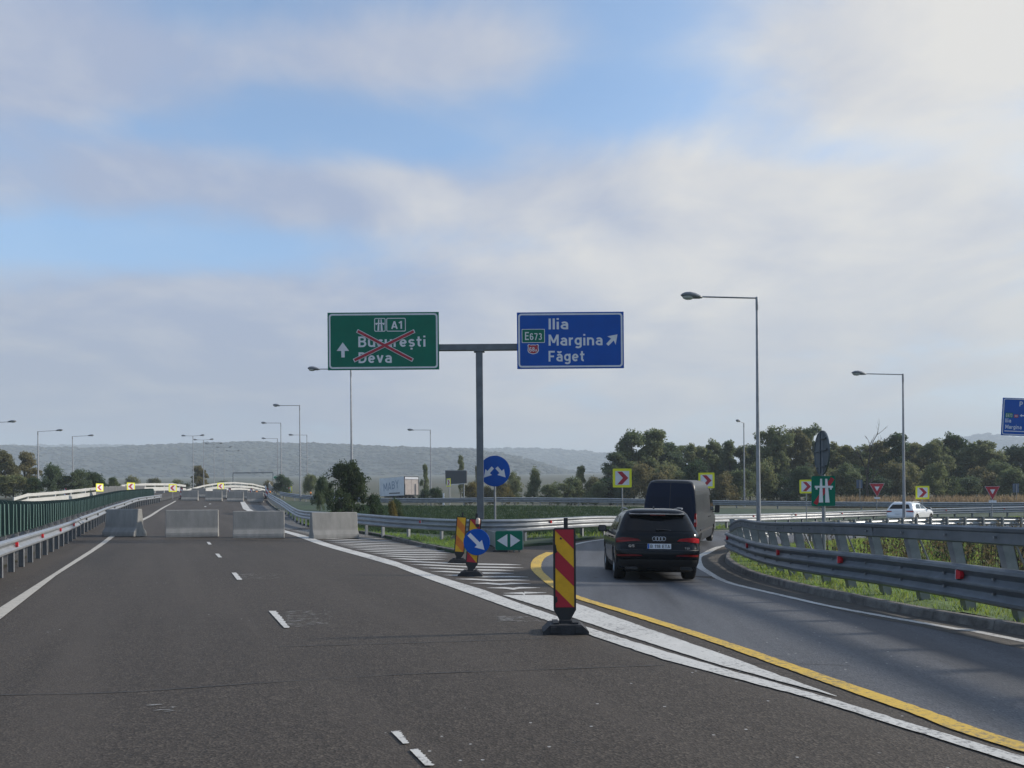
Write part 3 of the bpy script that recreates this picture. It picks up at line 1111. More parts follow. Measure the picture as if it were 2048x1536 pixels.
# chevron stripes of the gore
line_in = densify(list(reversed(Ua[4:])), 0.25) if False else densify(Ua[3:], 0.2)
yel_np = np.array(densify(ramp_yel[30:], 0.15))
gk_np = np.array(densify(gore_kerb[-30:] + gore_nose, 0.15))
li_np = np.array(line_in)
for i in range(30):
    y = 13.75 + i * 0.92
    xl = float(np.interp(y, li_np[np.argsort(li_np[:, 1])][:, 1], np.sort(li_np[:, 0])[::-1])) + 0.18
    if y < 19.4:
        m = yel_np[np.abs(yel_np[:, 1] - y) < 0.25]
        xr = float(m[:, 0].min()) - 0.35 - 0.1 * random.random()
        if i > 4:
            xr -= 0.25
    else:
        srt = gk_np[np.argsort(gk_np[:, 1])]
        xr = float(np.interp(y, srt[:, 1], srt[:, 0])) - 0.35
        if y < 21.6:
            xr = 0.35 - 0.1 * random.random()
    if xr - xl < 0.5:
        continue
    xa = xl + (xr - xl) * 0.5
    hw = 0.19 if i < 14 else 0.17
    dy = 0.10
    up = [(xl, y + 0.02), (xl + 0.35, y + hw + .04), (xa, y + hw - dy), (xr - 0.4, y + hw + 0.12), (xr, y + 0.22)]
    lo = [(xl, y - 0.02), (xl + 0.35, y - hw + .10), (xa, y - hw - dy), (xr - 0.4, y - hw + 0.16), (xr, y + 0.18)]
    lo[0] = (xl, y - 0.02 + 0.02)
    marking('gore_stripe', strip('gore_stripe', up, lo, HL - 0.002, P_W, step=0.6))

# thin dark lines laid across the lanes
DLINE = mat('dark_line_tone', (0.03, 0.029, 0.028), 0.7, var=0.5, vscale=20, col2=(0.06, 0.057, 0.054), coords='World')
for pts in (((0, 1391), (250, 1385), (520, 1367), (800, 1350), (1023, 1342), (1330, 1331)), ((560, 1294), (800, 1287), (1024, 1280), (1090, 1277)), ((1330, 1327), (1560, 1328), (1700, 1332))):
    p = smooth_path([G(*q) for q in pts], 8)
    w = [0.003 + 0.008 * random.random() for _ in p]
    w = [0.5 * (w[i] + w[max(0, i - 1)]) for i in range(len(w))]
    marking('dark_line', strip('dark_line', [(a[0], a[1] + b) for a, b in zip(p, w)], [(a[0], a[1] - b) for a, b in zip(p, w)], 0.0065, DLINE))
# ------------------------------------------------------------------ guardrails
W_PROF = [(0.0, .31), (.035, .305), (.075, .275), (.08, .235), (.015, .18), (0.0, .155), (.015, .13), (.08, .075), (.075, .035), (.035, .005), (0, 0)]
T_PROF = [(0.0, .50), (.035, .495), (.075, .465), (.08, .425), (.02, .375), (.005, .345), (.02, .315), (.08, .27), (.085, .25), (.08, .23), (.02, .185), (.005, .155),
          (.02, .125), (.08, .075), (.075, .035), (.035, .005), (0, 0)]
C_PROF = [(-.03, .235), (.03, .24), (.055, .215), (.05, .175), (.03, .155), (.03, .02), (.0, 0.0), (-.03, .005)]


def beam_mesh(pts, prof, side, z0, material, lean=0.0, lap=0.0):
    """pts: ground points along the rail; side +1 puts the face to the right of travel"""
    mb = MB()
    P2 = [(p[0], p[1]) for p in pts]
    n = len(pts)
    rows = []
    for i, p in enumerate(pts):
        a, b = P2[max(i - 1, 0)], P2[min(i + 1, n - 1)]
        tx, ty = b[0] - a[0], b[1] - a[1]
        L = math.hypot(tx, ty)
        nx_, ny_ = ty / L * side, -tx / L * side
        row = []
        for th in (0.0, -0.006):
            q = prof if th == 0.0 else prof[::-1]
            for o, h in q:
                oo = o + th + lap
                row.append((p[0] + nx_ * oo, p[1] + ny_ * oo, p[2] + z0 + h))
        rows.append(row)
    m = len(rows[0])
    vs = [q for r in rows for q in r]
    fs = [(i * m + j, i * m + (j + 1) % m, (i + 1) * m + (j + 1) % m, (i + 1) * m + j) for i in range(n - 1) for j in range(m)]
    fs += [tuple(range(m)), tuple((n - 1) * m + j for j in reversed(range(m)))]
    mb.add(vs, fs)
    return mb.mesh('beam', material, smooth=True)


def post_mesh(h, w=0.10, d=0.12, th=0.008, lean=0.0, block=None):
    """C-section post; +Y local is the traffic side, lean moves the top that way"""
    mb = MB()

    def plate(x0, x1, y0, y1):
        vs = []
        for z, o in ((-0.35, -lean * 0.35 / max(h, .1)), (h, lean)):
            vs += [(x0, y0 + o, z), (x1, y0 + o, z), (x1, y1 + o, z), (x0, y1 + o, z)]
        mb.add(vs, [(3, 2, 1, 0), (4, 5, 6, 7), (0, 1, 5, 4), (1, 2, 6, 5), (2, 3, 7, 6), (3, 0, 4, 7)])
    plate(-w / 2, w / 2, d / 2 - th, d / 2)
    plate(-w / 2, -w / 2 + th, -d / 2, d / 2 - th)
    plate(-w / 2, w / 2, -d / 2, -d / 2 + th)
    if block:
        z0, z1, dep, yy = block
        mb.box((0, yy + dep / 2, (z0 + z1) / 2), (w * 0.9, dep, z1 - z0))
    return mb.mesh('post', GALVP)


def refl_mesh(col):
    mb = MB()
    mb.prism([(-.045, -.055), (.03, -.045), (.045, 0), (.03, .045), (-.045, .055)], 0.0, 0.05, 'XZ')
    mb.prism([(-.051, -.057), (-.046, -.057), (-.046, .057), (-.051, .057)], 0.0, 0.052, 'XZ', 1)
    return mb.mesh('reflector', [col, SWHITE])


RM = refl_mesh(RED)
RMD = refl_mesh(DARK)


def guardrail(label, path, side, prof, z0, post_h, post_step, panel=4.0, post_back=0.06, refl=None, refl_z=None, refl_mesh_=None, post=None,
              top=None, group=None, zoff=0.05, material=None, posts=True, face=0.0):
    """path: 2D polyline of the beam back"""
    root = thing('guardrail', label, 'guardrail', (path[0][0], path[0][1], tz(*path[0])), 0, group)
    inv = Vector(root.location)
    material = material or GALV
    ws = walk(path, 0.5)
    zz = terr(np.array([w[0] for w in ws]), np.array([w[1] for w in ws])) + zoff
    per = max(1, int(round(panel / 0.5)))
    pts3 = [(w[0] - inv.x, w[1] - inv.y, z - inv.z) for w, z in zip(ws, zz)]
    k = 0
    for i in range(0, len(pts3) - 1, per):
        seg = pts3[i:i + per + 1]
        if len(seg) < 2:
            continue
        mesh_obj('beam', beam_mesh(seg, prof, side, z0, material, lap=face + 0.003 * (k % 2)), root)
        if top:
            s0, s1, tp, tz0, toff = top
            if s0 <= i * 0.5 <= s1:
                mesh_obj('top_rail', beam_mesh([(p[0], p[1], p[2] + (dip(i * 0.5, p) if False else 0)) for p in seg], tp, side, tz0, material, lap=toff + 0.003 * (k % 2)), root)
        k += 1
    if posts:
        pm = post or post_mesh(post_h, block=(z0 + 0.05, z0 + 0.26, 0.05, 0.0))
        for w in walk(path, post_step, post_step * 0.4):
            nx_, ny_ = math.sin(w[2]) * side, -math.cos(w[2]) * side
            q = (w[0] - nx_ * post_back, w[1] - ny_ * post_back)
            o = mesh_obj('post', pm, root, (q[0] - inv.x, q[1] - inv.y, tz(*q) + zoff - inv.z), (0, 0, math.atan2(-nx_, ny_)))
    if refl:
        for j, w in enumerate(walk(path, refl, refl * 0.45)):
            nx_, ny_ = math.sin(w[2]) * side, -math.cos(w[2]) * side
            q = (w[0] + nx_ * (0.03 + face), w[1] + ny_ * (0.03 + face))
            o = mesh_obj('reflector', refl_mesh_ or RM, root, (q[0] - inv.x, q[1] - inv.y, tz(*q) + zoff + refl_z - inv.z), (0, 0, math.atan2(-nx_, ny_)))
            if side < 0:
                o.scale = (-1, 1, 1)
    return root


# left rail along the median, near stretch and far stretch
lr = [mw(-2.95, t) for t in np.arange(2, 36, 2)]
guardrail('weathered two-wave guardrail with red reflectors along the left lane, in front of green screen', lr, 1, W_PROF, 0.44, 0.74, 1.33, refl=4.0, refl_z=0.60, zoff=0.0)
lr2 = [mw(-2.95 + 0.05 * math.sin(t * 0.35), t) for t in np.arange(34.5, 84, 1.5)]
guardrail('wavy guardrail with dark reflectors behind the tilted concrete barrier at the left', lr2, 1, W_PROF, 0.44, 0.74, 1.33, refl=5.0, refl_z=0.60, refl_mesh_=RMD, zoff=0.0)
lr3 = [mw(-4.95, t) for t in np.arange(2, 84, 3)]
guardrail('guardrail glimpsed behind the green screen, facing the opposite lanes', lr3, -1, W_PROF, 0.44, 0.74, 2.0, zoff=0.0)

# green anti-glare screen on the median
sc0 = mw(-3.95, 6)
root = thing('anti_glare_screen', 'dark green screen of upright blades on the median left of the lanes', 'screen', (*sc0, tz(*sc0)))
mb = MB()
bl = [(-0.17, 0.0), (0.17, 0.0), (0.17, 1.02), (0.15, 1.09), (0.10, 1.14), (0.03, 1.16), (-0.17, 1.16)]
mb.prism(bl, -0.016, 0.016, 'XZ')
mb.prism([(0.171, 0.0), (0.186, 0.0), (0.186, 1.02), (0.171, 1.02)], -0.02, 0.02, 'XZ', 1)  # added edge strip, its pale colour stands for sun on the blade
blade = mb.mesh('blade', [GREENF, GREENE])
inv = Vector(root.location)
ts = np.arange(6, 84, 0.62)
for i, t in enumerate(ts):
    x, y = mw(-3.95, t)
    o = mesh_obj('blade', blade, root, (x - inv.x, y - inv.y, tz(x, y) + 0.62 - inv.z), (random.uniform(-.02, .02), random.uniform(-.02, .02), -PHI + random.uniform(-.06, .06)), (1, 1, float(np.interp(t, [18, 42], [0.88, 0.60]))))
seg = [(*mw(-3.95, t), 0) for t in np.arange(5.6, 84.4, 1.5)]
mb = MB()
mb.tube([(p[0] - inv.x, p[1] - inv.y, tz(p[0], p[1]) + 0.60 - inv.z) for p in seg], 0.05, 6)
mb.build('carrier_rail', GREENF, root)
mb = MB()
mb.box((0, 0, 0.25), (0.08, 0.08, 0.7))
pm = mb.mesh('post', GALVP)
for w in walk([mw(-3.95, t) for t in np.arange(6, 84, 3)], 2.0, 1.0):
    mesh_obj('post', pm, root, (w[0] - inv.x, w[1] - inv.y, tz(w[0], w[1]) - inv.z), (0, 0, -PHI))

# rail round the gore: along the motorway side, round the nose and out along the slip road
gr1 = smooth_path([px(531, 12.5), px(535, 16), px(541, 19.5), px(557, 24), px(598, 30.5), px(645, 36.5), px(740, 45), px(850, 49), px(950, 50.5), px(1040, 50), px(1110, 48), px(1190, 45), px(1260, 41.5), px(1340, 38), px(1440, 32.5), px(1600, 27.7), px(1800, 24.8), px(2048, 23.4), (62, 69)])
guardrail('long three-wave guardrail curving round the gore, below the gantry and behind the cars', gr1, 1, T_PROF, 0.38, 0.82, 1.8, refl=6.0, refl_z=0.72, zoff=0.09)

# inner rail with leaning posts, low three-wave beam and a top rail
ir = smooth_path([(6.75, 1.0), (6.45, 6.0)] + [px(2045, 162), px(1932, 144.6), px(1836, 131), px(1755, 119), px(1645, 104), px(1559, 88), px(1490, 72), px(1458, 63), px(1470, 58)], 8)
root = thing('guardrail', 'tall guardrail with leaning posts and top rail round the grass island at right', 'guardrail', (ir[0][0], ir[0][1], 0))
inv = Vector(root.location)
ws = walk(ir, 0.4)
zz = terr(np.array([w[0] for w in ws]), np.array([w[1] for w in ws])) + 0.10
P3 = [(w[0] - inv.x, w[1] - inv.y, z - inv.z) for w, z in zip(ws, zz)]
for k, i in enumerate(range(0, len(P3) - 1, 10)):
    sg = P3[i:i + 11]
    if len(sg) > 1:
        mesh_obj('beam', beam_mesh(sg, T_PROF, -1, 0.20, GALV_SHADED, lap=0.06 + 0.003 * (k % 2)), root)
nt = int(len(P3) * 0.90)
hump = []
for i, p in enumerate(P3[:nt]):
    r = i / (nt - 1)
    drop = 0.28 * max(0, (r - 0.90) / 0.10) ** 1.5
    hump.append((p[0], p[1], p[2] - drop))
for k, i in enumerate(range(0, nt - 1, 10)):
    sg = hump[i:i + 11]
    if len(sg) > 1:
        mesh_obj('top_rail', beam_mesh(sg, C_PROF, -1, 0.99, GALV_SHADED, lap=0.02 + 0.003 * (k % 2)), root)
pl = post_mesh(1.16, w=0.12, d=0.15, lean=0.26, th=0.01)
pv = post_mesh(0.72, w=0.11, d=0.12, lean=0.05, th=0.01)
ww = walk(ir, 1.08, 0.3)
for j, w in enumerate(ww):
    nx_, ny_ = -math.sin(w[2]), math.cos(w[2])
    lean = j < len(ww) * 0.90
    q = (w[0] - nx_ * (0.30 if lean else 0.1), w[1] - ny_ * (0.30 if lean else 0.1))
    rz = math.atan2(-nx_, ny_)
    mesh_obj('post', pl if lean else pv, root, (q[0] - inv.x, q[1] - inv.y, tz(*q) + 0.08 - inv.z), (0, 0, rz))
    if lean and j % 2 == 0:
        mb = MB()
        mb.tube([(0, 0.1, 1.05), (0.05, -0.42, -0.1)], 0.016, 6)
        mb.build('stay_rod', GALVP, root, loc=(q[0] - inv.x, q[1] - inv.y, tz(*q) + 0.08 - inv.z), rot=(0, 0, rz))
bolt = MB().box((0, 0.012, 0), (0.03, 0.03, 0.03)).mesh('bolt', GALVP)
for j, w in enumerate(ww):
    nx_, ny_ = -math.sin(w[2]), math.cos(w[2])
    for dz, o in ((0.20 + .345, .075), (0.20 + .155, .075), (1.09, .055)):
        if dz > 1 and j > len(ww) * 0.86:
            continue
        q = (w[0] + nx_ * o, w[1] + ny_ * o)
        mesh_obj('bolt', bolt, root, (q[0] - inv.x, q[1] - inv.y, tz(*q) + 0.10 + dz - inv.z), (0, 0, math.atan2(-nx_, ny_)))
for w in walk(ir, 3.3, 3.0):
    nx_, ny_ = -math.sin(w[2]), math.cos(w[2])
    q = (w[0] + nx_ * 0.10, w[1] + ny_ * 0.10)
    mesh_obj('reflector', RM, root, (q[0] - inv.x, q[1] - inv.y, tz(*q) + 0.10 + 0.55 - inv.z), (0, 0, math.atan2(-nx_, ny_)), (-1.25, 1, 1.15))

# return side of the island
br = smooth_path([px(1475, 57), px(1500, 54), px(1600, 47.5), px(1760, 42), px(2048, 37), (62, 49.2)])
guardrail('guardrail seen from behind across the grass island, its posts facing the camera', offset_path(br, 0.2), -1, T_PROF, 0.36, 0.86, 1.33, zoff=0.10)

# far rail along the embankment top
fr = smooth_path([px(560, 15.5), px(640, 17.5), px(740, 18.9), px(1000, 19.0), px(1210, 19.2), px(1500, 19.8), px(1800, 20.3), px(2048, 20.6), (64, 76)])
guardrail('long shaded guardrail on the far embankment in front of the trees', fr, 1, T_PROF, 0.30, 0.82, 4.0, zoff=0.05, refl=None)


# far white parapets of the overpass
def far_rail(label, pix, rails, posts, side=1):
    pts = [at(*p) for p in pix]
    root = thing('bridge_parapet', label, 'parapet', (pts[0].x, pts[0].y, pts[0].z - 1.0))
    inv = Vector(root.location)
    for h0, h1 in rails:
        mb = MB()
        vs, fs = [], []
        for p in pts:
            d = Vector((p.x, p.y, 0)).normalized() * 0.12
            for q, zz_ in ((p, h0), (p, h1), (p + d, h1), (p + d, h0)):
                vs.append((q.x - inv.x, q.y - inv.y, p.z + zz_ - inv.z))
        n = len(pts)
        fs = [(i * 4 + j, i * 4 + (j + 1) % 4, i * 4 + 4 + (j + 1) % 4, i * 4 + 4 + j) for i in range(n - 1) for j in range(4)]
        fs += [(0, 1, 2, 3), ((n - 1) * 4 + 3, (n - 1) * 4 + 2, (n - 1) * 4 + 1, (n - 1) * 4)]
        mb.add(vs, fs)
        mb.build('rail', PARA, root)
    pm = MB().box((0, 0, -0.6), (0.12, 0.12, 1.3)).mesh('post', PARA)
    acc = 0.0
    for i in range(len(pts) - 1):
        L = (pts[i + 1] - pts[i]).length
        n = max(1, int(L / posts))
        for j in range(n):
            p = pts[i].lerp(pts[i + 1], j / n)
            d = Vector((p.x, p.y, 0)).normalized() * 0.2
            mesh_obj('post', pm, root, (p.x + d.x - inv.x, p.y + d.y - inv.y, p.z - inv.z))
    return root


PARA = mat('parapet_white', (0.50, 0.50, 0.48), 0.55, metal=0.2, var=0.2, vscale=1)
far_rail('white double-rail parapet curving up on the far side of the opposite lanes', [(28, 995, 22), (55, 987, 21.5), (110, 983, 20.5), (170, 977, 19), (230, 970.5, 17.5), (290, 966.5, 16), (345, 966.5, 14.8), (372, 970, 14)],
         ((-0.28, 0.0), (-0.95, -0.48)), 2.4)
far_rail('white humped parapet on the overpass beyond the second barrier row', [(350, 986, 14.5), (380, 977, 14), (408, 970, 13.4), (440, 965, 12.6), (470, 964, 11.8), (505, 967, 11), (530, 973, 10.4)],
         ((-0.24, 0.0), (-0.86, -0.52)), 2.5)
far_rail('low white kerb wall running beside the overpass parapet', [(372, 983.5, 15), (400, 979, 14.4), (440, 975, 13.6), (480, 974, 13), (520, 978, 12.3), (560, 984, 12)],
         ((-0.42, -0.14),), 6)
far_rail('grey parapet on the right side of the overpass approach', [(563, 986, 15), (553, 980, 14.4), (543, 972, 13.4), (538, 966, 12), (540, 964, 11.2)], ((-0.26, 0), (-0.9, -0.55)), 2.5)


# ------------------------------------------------------------------ concrete barriers
def nj_mesh(L=1.95, H=1.08):
    half = [(0.30, 0.0), (0.30, 0.09), (0.285, 0.17), (0.17, 0.34), (0.155, 0.40), (0.095, H - 0.03), (0.07, H)]
    prof = half + [(-x, z) for x, z in reversed(half)]
    mb = MB()
    n, e = len(prof), 0.02
    vs = []
    for x, sh in ((-L / 2, e), (-L / 2 + e, 0), (L / 2 - e, 0), (L / 2, e)):
        for py, pz in prof:
            vs.append((x, py - math.copysign(sh, py), min(pz, H - sh) if pz > H / 2 else pz))
    fs = [(i * n + j, i * n + (j + 1) % n, (i + 1) * n + (j + 1) % n, (i + 1) * n + j) for i in range(3) for j in range(n)]
    fs += [tuple(range(n)), tuple(3 * n + j for j in reversed(range(n)))]
    mb.add(vs, fs)
    return mb.mesh('concrete_barrier', CONC)


NJ = nj_mesh()


def barrier(label, x, y, rz, group, z=None, sc=1.0):
    o = mesh_obj('concrete_barrier', NJ, None, (x, y, (tz(x, y) if z is None else z) - 0.005), (0, 0, rz), (sc, 1, 1))
    return tag(o, label, 'barrier', group)


B1 = 'concrete barriers closing the motorway lanes'
barrier('tilted concrete barrier at the left end of its row, beside the guardrail', *px(248, 50), -PHI - math.radians(52), B1)
barrier('concrete barrier in the left lane, second from the left in the front row', *px(385, 50), -PHI - math.radians(6), B1)
barrier('concrete barrier in the right lane, third from the left in the front row', *px(518, 50), -PHI - math.radians(9), B1)
barrier('lighter concrete barrier on the gore stripes, at the right end of the front row', *px(668, 48.5), -PHI + math.radians(9), B1)
B2 = 'distant concrete barriers before the overpass'
for (u, k, lab) in ((380, 19, 'distant concrete barrier at the left end of the second row'), (428, 19, 'distant concrete barrier, second from the left in the second row'),
                    (471, 19, 'distant concrete barrier, third from the left in the second row'), (511, 19, 'distant concrete barrier at the right end of the second row')):
    barrier(lab, *px(u, k), -PHI - math.radians(12), B2, sc=0.85)
for (u, k, lab) in ((398, 17, 'concrete barrier of the third row, left of the leftmost gap'), (440, 17, 'concrete barrier of the third row, middle one'), (482, 17, 'concrete barrier of the third row, rightmost one')):
    barrier(lab, *px(u, k), -PHI - math.radians(12), B2, sc=0.8)
for (u, v, k, lab) in ((213, 994, 18.6, 'sunlit concrete barrier across the opposite lanes, leftmost of three'), (238, 992, 18.2, 'sunlit concrete barrier across the opposite lanes, middle of three'),
                       (270, 990, 17.8, 'sunlit concrete barrier across the opposite lanes, rightmost of three')):
    p = at(u, v, k)
    barrier(lab, p.x, p.y, math.radians(30), 'barriers on the opposite lanes', z=p.z)
# ------------------------------------------------------------------ street lamps
def lamp_meshes(H=10.2, A=2.5):
    mb = MB()
    mb.tube([(0, 0, -0.4), (0, 0, 0.9), (0, 0, H)], [0.105, 0.10, 0.05], 12)
    mb.lathe([(0.2, -0.1), (0.2, 0.03), (0.105, 0.05)], 12)
    mb.lathe([(0.0, H + 0.04), (0.058, H + 0.04), (0.06, H - 0.05), (0.06, H - 0.5), (0.05, H - 0.52)], 12)
    pole = mb.mesh('pole', POLE, smooth=True)
    mb = MB()
    mb.tube([(0, 0, H - 0.1), (-0.06, 0, H + 0.0), (-0.2, 0, H + 0.0), (-A, 0, H + 0.07)], 0.032, 8)
    arm = mb.mesh('arm', POLE, smooth=True)
    # luminaire shell: flattened drop
    mb = MB()
    rings = []
    N = 14
    for i, (x, w, h0, h1) in enumerate(((0.0, .05, -.03, .05), (-0.12, .10, -.05, .10), (-0.3, .16, -.06, .16), (-0.5, .19, -.05, .19), (-0.68, .17, -.03, .17), (-0.8, .11, 0.0, .12), (-0.86, .03, .04, .07))):
        r = []
        for j in range(N):
            a = 2 * math.pi * j / N
            zz_ = math.sin(a)
            r.append((x, w * math.cos(a), (h1 + h0) / 2 + zz_ * (h1 - h0) / 2))
        rings.append(r)
    vs = [p for r in rings for p in r]
    fs = [(i * N + j, i * N + (j + 1) % N, (i + 1) * N + (j + 1) % N, (i + 1) * N + j) for i in range(len(rings) - 1) for j in range(N)]
    fs += [tuple(range(N)), tuple((len(rings) - 1) * N + j for j in range(N))]
    mb.add(vs, fs)
    shell = mb.mesh('luminaire', mat('luminaire_grey', (0.20, 0.21, 0.23), 0.5, var=0.2), smooth='all')
    mb = MB()
    mb.lathe([(0.0, -0.115), (0.08, -0.10), (0.14, -0.06), (0.16, 0.0)], 14)
    lens = mb.mesh('lens', mat('lamp_lens', (0.55, 0.56, 0.55), 0.15, spec=0.8), smooth='all')
    return pole, arm, shell, lens


LAMP = lamp_meshes()


def lamp(label, x, y, z, rz, double=False, H=1.0, group='street lamps', armk=1.0):
    r = thing('street_lamp', label, 'street lamp', (x, y, z), rz, group)
    r.scale = (1, 1, H)
    pole, arm, shell, lens = LAMP
    mesh_obj('pole', pole, r)
    for s in ((1, -1) if double else (1,)):
        mesh_obj('arm', arm, r, None, None, (s * armk, 1, 1))
        h = mesh_obj('luminaire', shell, r, (-2.46 * s * armk, 0, 10.24), (0, math.radians(3) * s, 0), (s * 1.12, 1.1, 1.1))
        mesh_obj('lens', lens, h, (-0.56, 0, 0.0), None, (1.5, 1, 1))
    return r


def lamp_px(label, u, vtop, k, rz, zoff=0.0, double=False, group='street lamps', H=None, armk=1.0):
    x, y = px(u, k)
    top = at(u, vtop, k).z
    z = tz(x, y) - 0.1 + zoff
    h = (top - z) / 10.2
    return lamp(label, x, y, z, rz, double, h, group, armk)


lamp_px('tallest street lamp in view, standing behind the island guardrail at right', 1517, 596, 44.5, 0.0)
lamp_px('street lamp at far right, rising in front of the white car', 1808, 749, 30.0, 0.0)
lamp_px('slim street lamp with a short arm among the trees behind the slip road', 1489, 846, 17.0, math.radians(52), armk=0.5)
lamp_px('street lamp just behind the lighter barrier, its head left of the green sign', 704, 738, 26.5, math.radians(-8))
lamp_px('street lamp on the right shoulder, second beyond the green sign', 601, 811, 16.8, math.radians(-10))
lamp_px('street lamp on the right shoulder, third beyond the green sign', 563, 846, 12.4, math.radians(-10))
lamp_px('small street lamp just left of the third shoulder lamp', 556, 877, 10.0, math.radians(-10))
lamp_px('street lamp with its arm crossing behind the second shoulder lamp', 615, 870, 11.5, math.radians(-10))
lamp_px('street lamp alone on the far road, right of the white trailer', 862, 860, 14.0, math.radians(-10))
lamp_px('street lamp leaning its arm right, beside the dark bushes at left', 77, 863, 16.5, math.radians(170))
lamp_px('second street lamp from the left with a full pole in view', 146, 873, 14.0, math.radians(170))
lamp_px('lamp head reaching in from the left edge of the picture', -28, 846, 20.0, math.radians(172))
DBL = 'twin-armed lamps on the median beyond the overpass'
for u, v, k, lab in ((387, 872, 10.2, 'nearest twin-armed lamp on the overpass, leftmost of its line'), (408, 880, 8.9, 'second twin-armed lamp on the overpass'), (429, 888, 7.8, 'third twin-armed lamp on the overpass'),
                     (449, 895, 6.9, 'fourth twin-armed lamp on the overpass'), (467, 902, 6.2, 'farthest twin-armed lamp on the overpass')):
    x, y = px(u, k)
    top = at(u, v, k).z
    z = at(u, 985, k).z
    lamp(lab, x, y, z, math.radians(-8), True, (top - z) / 10.2, DBL, 0.6)


# ------------------------------------------------------------------ overhead sign on a T-shaped gantry
KG = 50.0
gb = Vector((*px(961, KG), 0))
gb.z = tz(gb.x, gb.y)
gx0, gy0 = gb.x, gb.y
zb = at(957, 695, KG).z
post_r = thing('sign_gantry', 'grey T-shaped gantry post carrying the two overhead signs', 'gantry', gb)
mb = MB()
mb.box((0, 0, (zb - gb.z) / 2 - 0.2), (0.27, 0.27, zb - gb.z + 0.1))
mb.box((0, 0, -0.0), (0.6, 0.6, 0.12))
mb.build('post', DSTEEL, post_r)
mb = MB()
x0, x1 = at(672, 695, KG).x - gx0, at(1240, 695, KG).x - gx0
mb.box(((x0 + x1) / 2, 0, zb - gb.z), (x1 - x0, 0.22, 0.24))
mb.build('crossbeam', DSTEEL, post_r)
mb = MB()
mb.box((0, 0, zb - gb.z - 0.15), (0.42, 0.34, 0.06))
mb.box((-0.12, -0.13, zb - gb.z - 0.05), (0.06, 0.05, 0.2))
mb.box((0.12, -0.13, zb - gb.z - 0.05), (0.06, 0.05, 0.2))
mb.build('bracket', DSTEEL, post_r)


def panel_sign(label, u0, u1, v0, v1, k, face, name='overhead_sign', border=0.065, cat='sign', yoff=-0.2, rim=0.05):
    c = at((u0 + u1) / 2, (v0 + v1) / 2, k)
    W, H = (u1 - u0) / k, (v1 - v0) / k
    r = thing(name, label, cat, (c.x, c.y + yoff, c.z - H / 2), 0)
    zc_ = H / 2
    mb = MB()
    mb.box((0, 0.0, zc_), (W, 0.05, H))
    mb.build('panel', face, r)
    mb = MB()
    for xx in (-W * 0.3, W * 0.3):
        mb.box((xx, 0.06, zc_), (0.08, 0.07, H * 0.9))
    mb.build('back_rail', SBACK, r)
    b = rim
    o = rrect(-W / 2 + b, zc_ - H / 2 + b, W / 2 - b, zc_ + H / 2 - b, 0.13, 5)
    i = rrect(-W / 2 + b + border, zc_ - H / 2 + b + border, W / 2 - b - border, zc_ + H / 2 - b - border, 0.08, 5)
    ring(r, 'border', o, i, -0.026, SWHITE)
    return r, W, H


# green sign
r, W, H = panel_sign('green overhead sign with a red cross over the town names', 658, 879, 627.5, 741.5, KG, SGREEN)


def gp(zx, zy):
    return ((zx - 1010) / 1745 * W, (591 - zy) / 923 * H + H / 2)


FY = -0.026
for i, (a, b_, c, d) in enumerate(((870, 222, 1047, 440), (1060, 222, 1364, 440))):
    p, q = gp(a, d), gp(c, b_)
    ring(r, 'symbol_frame', rrect(*p, *q, 0.06), rrect(p[0] + .03, p[1] + .03, q[0] - .03, q[1] - .03, 0.035), FY, SWHITE)
put_text(r, 'A1', *gp(1135, 397), 0.31, SWHITE, FY, bold=0.02, width=gp(1305, 0)[0] - gp(1135, 0)[0])


def motorway_symbol(r, f, y, rz=0):
    flat(r, 'symbol_lane', [f(918, 424), f(948, 424), f(950, 242), f(932, 242)], y, SWHITE)
    flat(r, 'symbol_lane', [f(972, 424), f(1004, 424), f(986, 242), f(970, 242)], y, SWHITE)
    flat(r, 'symbol_bridge', [f(888, 318), f(1030, 318), f(1030, 300), f(888, 300)], y - 0.003, SWHITE)
    flat(r, 'symbol_bridge', [f(893, 332), f(912, 332), f(912, 318), f(893, 318)], y - 0.003, SWHITE)
    flat(r, 'symbol_bridge', [f(1008, 332), f(1026, 332), f(1026, 318), f(1008, 318)], y - 0.003, SWHITE)


motorway_symbol(r, gp, FY)
put_text(r, 'București', *gp(618, 687), gp(0, 515)[1] - gp(0, 687)[1], SWHITE, FY, bold=0.022, width=gp(1670, 0)[0] - gp(618, 0)[0])
put_text(r, 'Deva', *gp(620, 943), gp(0, 770)[1] - gp(0, 943)[1], SWHITE, FY, bold=0.022, width=gp(1140, 0)[0] - gp(620, 0)[0])
flat(r, 'arrow', [gp(350, 850), gp(403, 850), gp(403, 745), gp(472, 745), gp(374, 608), gp(278, 745), gp(350, 745)], FY, SWHITE)


def bar(r, p, q, w, y, m, name, th=0.006):
    P, Q = Vector(p), Vector(q)
    d = (Q - P).normalized()
    n = Vector((-d.y, d.x)) * w / 2
    return flat(r, name, [tuple(P + n), tuple(P - n), tuple(Q - n), tuple(Q + n)], y, m, th)


bar(r, gp(600, 425), gp(1472, 905), 0.15, -0.034, SWHITE, 'cross_border')
bar(r, gp(545, 905), gp(1502, 435), 0.15, -0.041, SWHITE, 'cross_border')
bar(r, gp(612, 431), gp(1460, 898), 0.10, -0.048, SRED, 'cross_bar')
bar(r, gp(558, 898), gp(1490, 441), 0.10, -0.055, SRED, 'cross_bar')

# blue sign
r, W, H = panel_sign('blue overhead sign pointing up right to three towns', 1034, 1246, 627, 739, KG, SBLUE)


def bp_(zx, zy):
    return ((zx - 987) / 1735 * W, (596 - zy) / 930 * H + H / 2)


def cap(a, b_):
    return bp_(0, a)[1] - bp_(0, b_)[1]


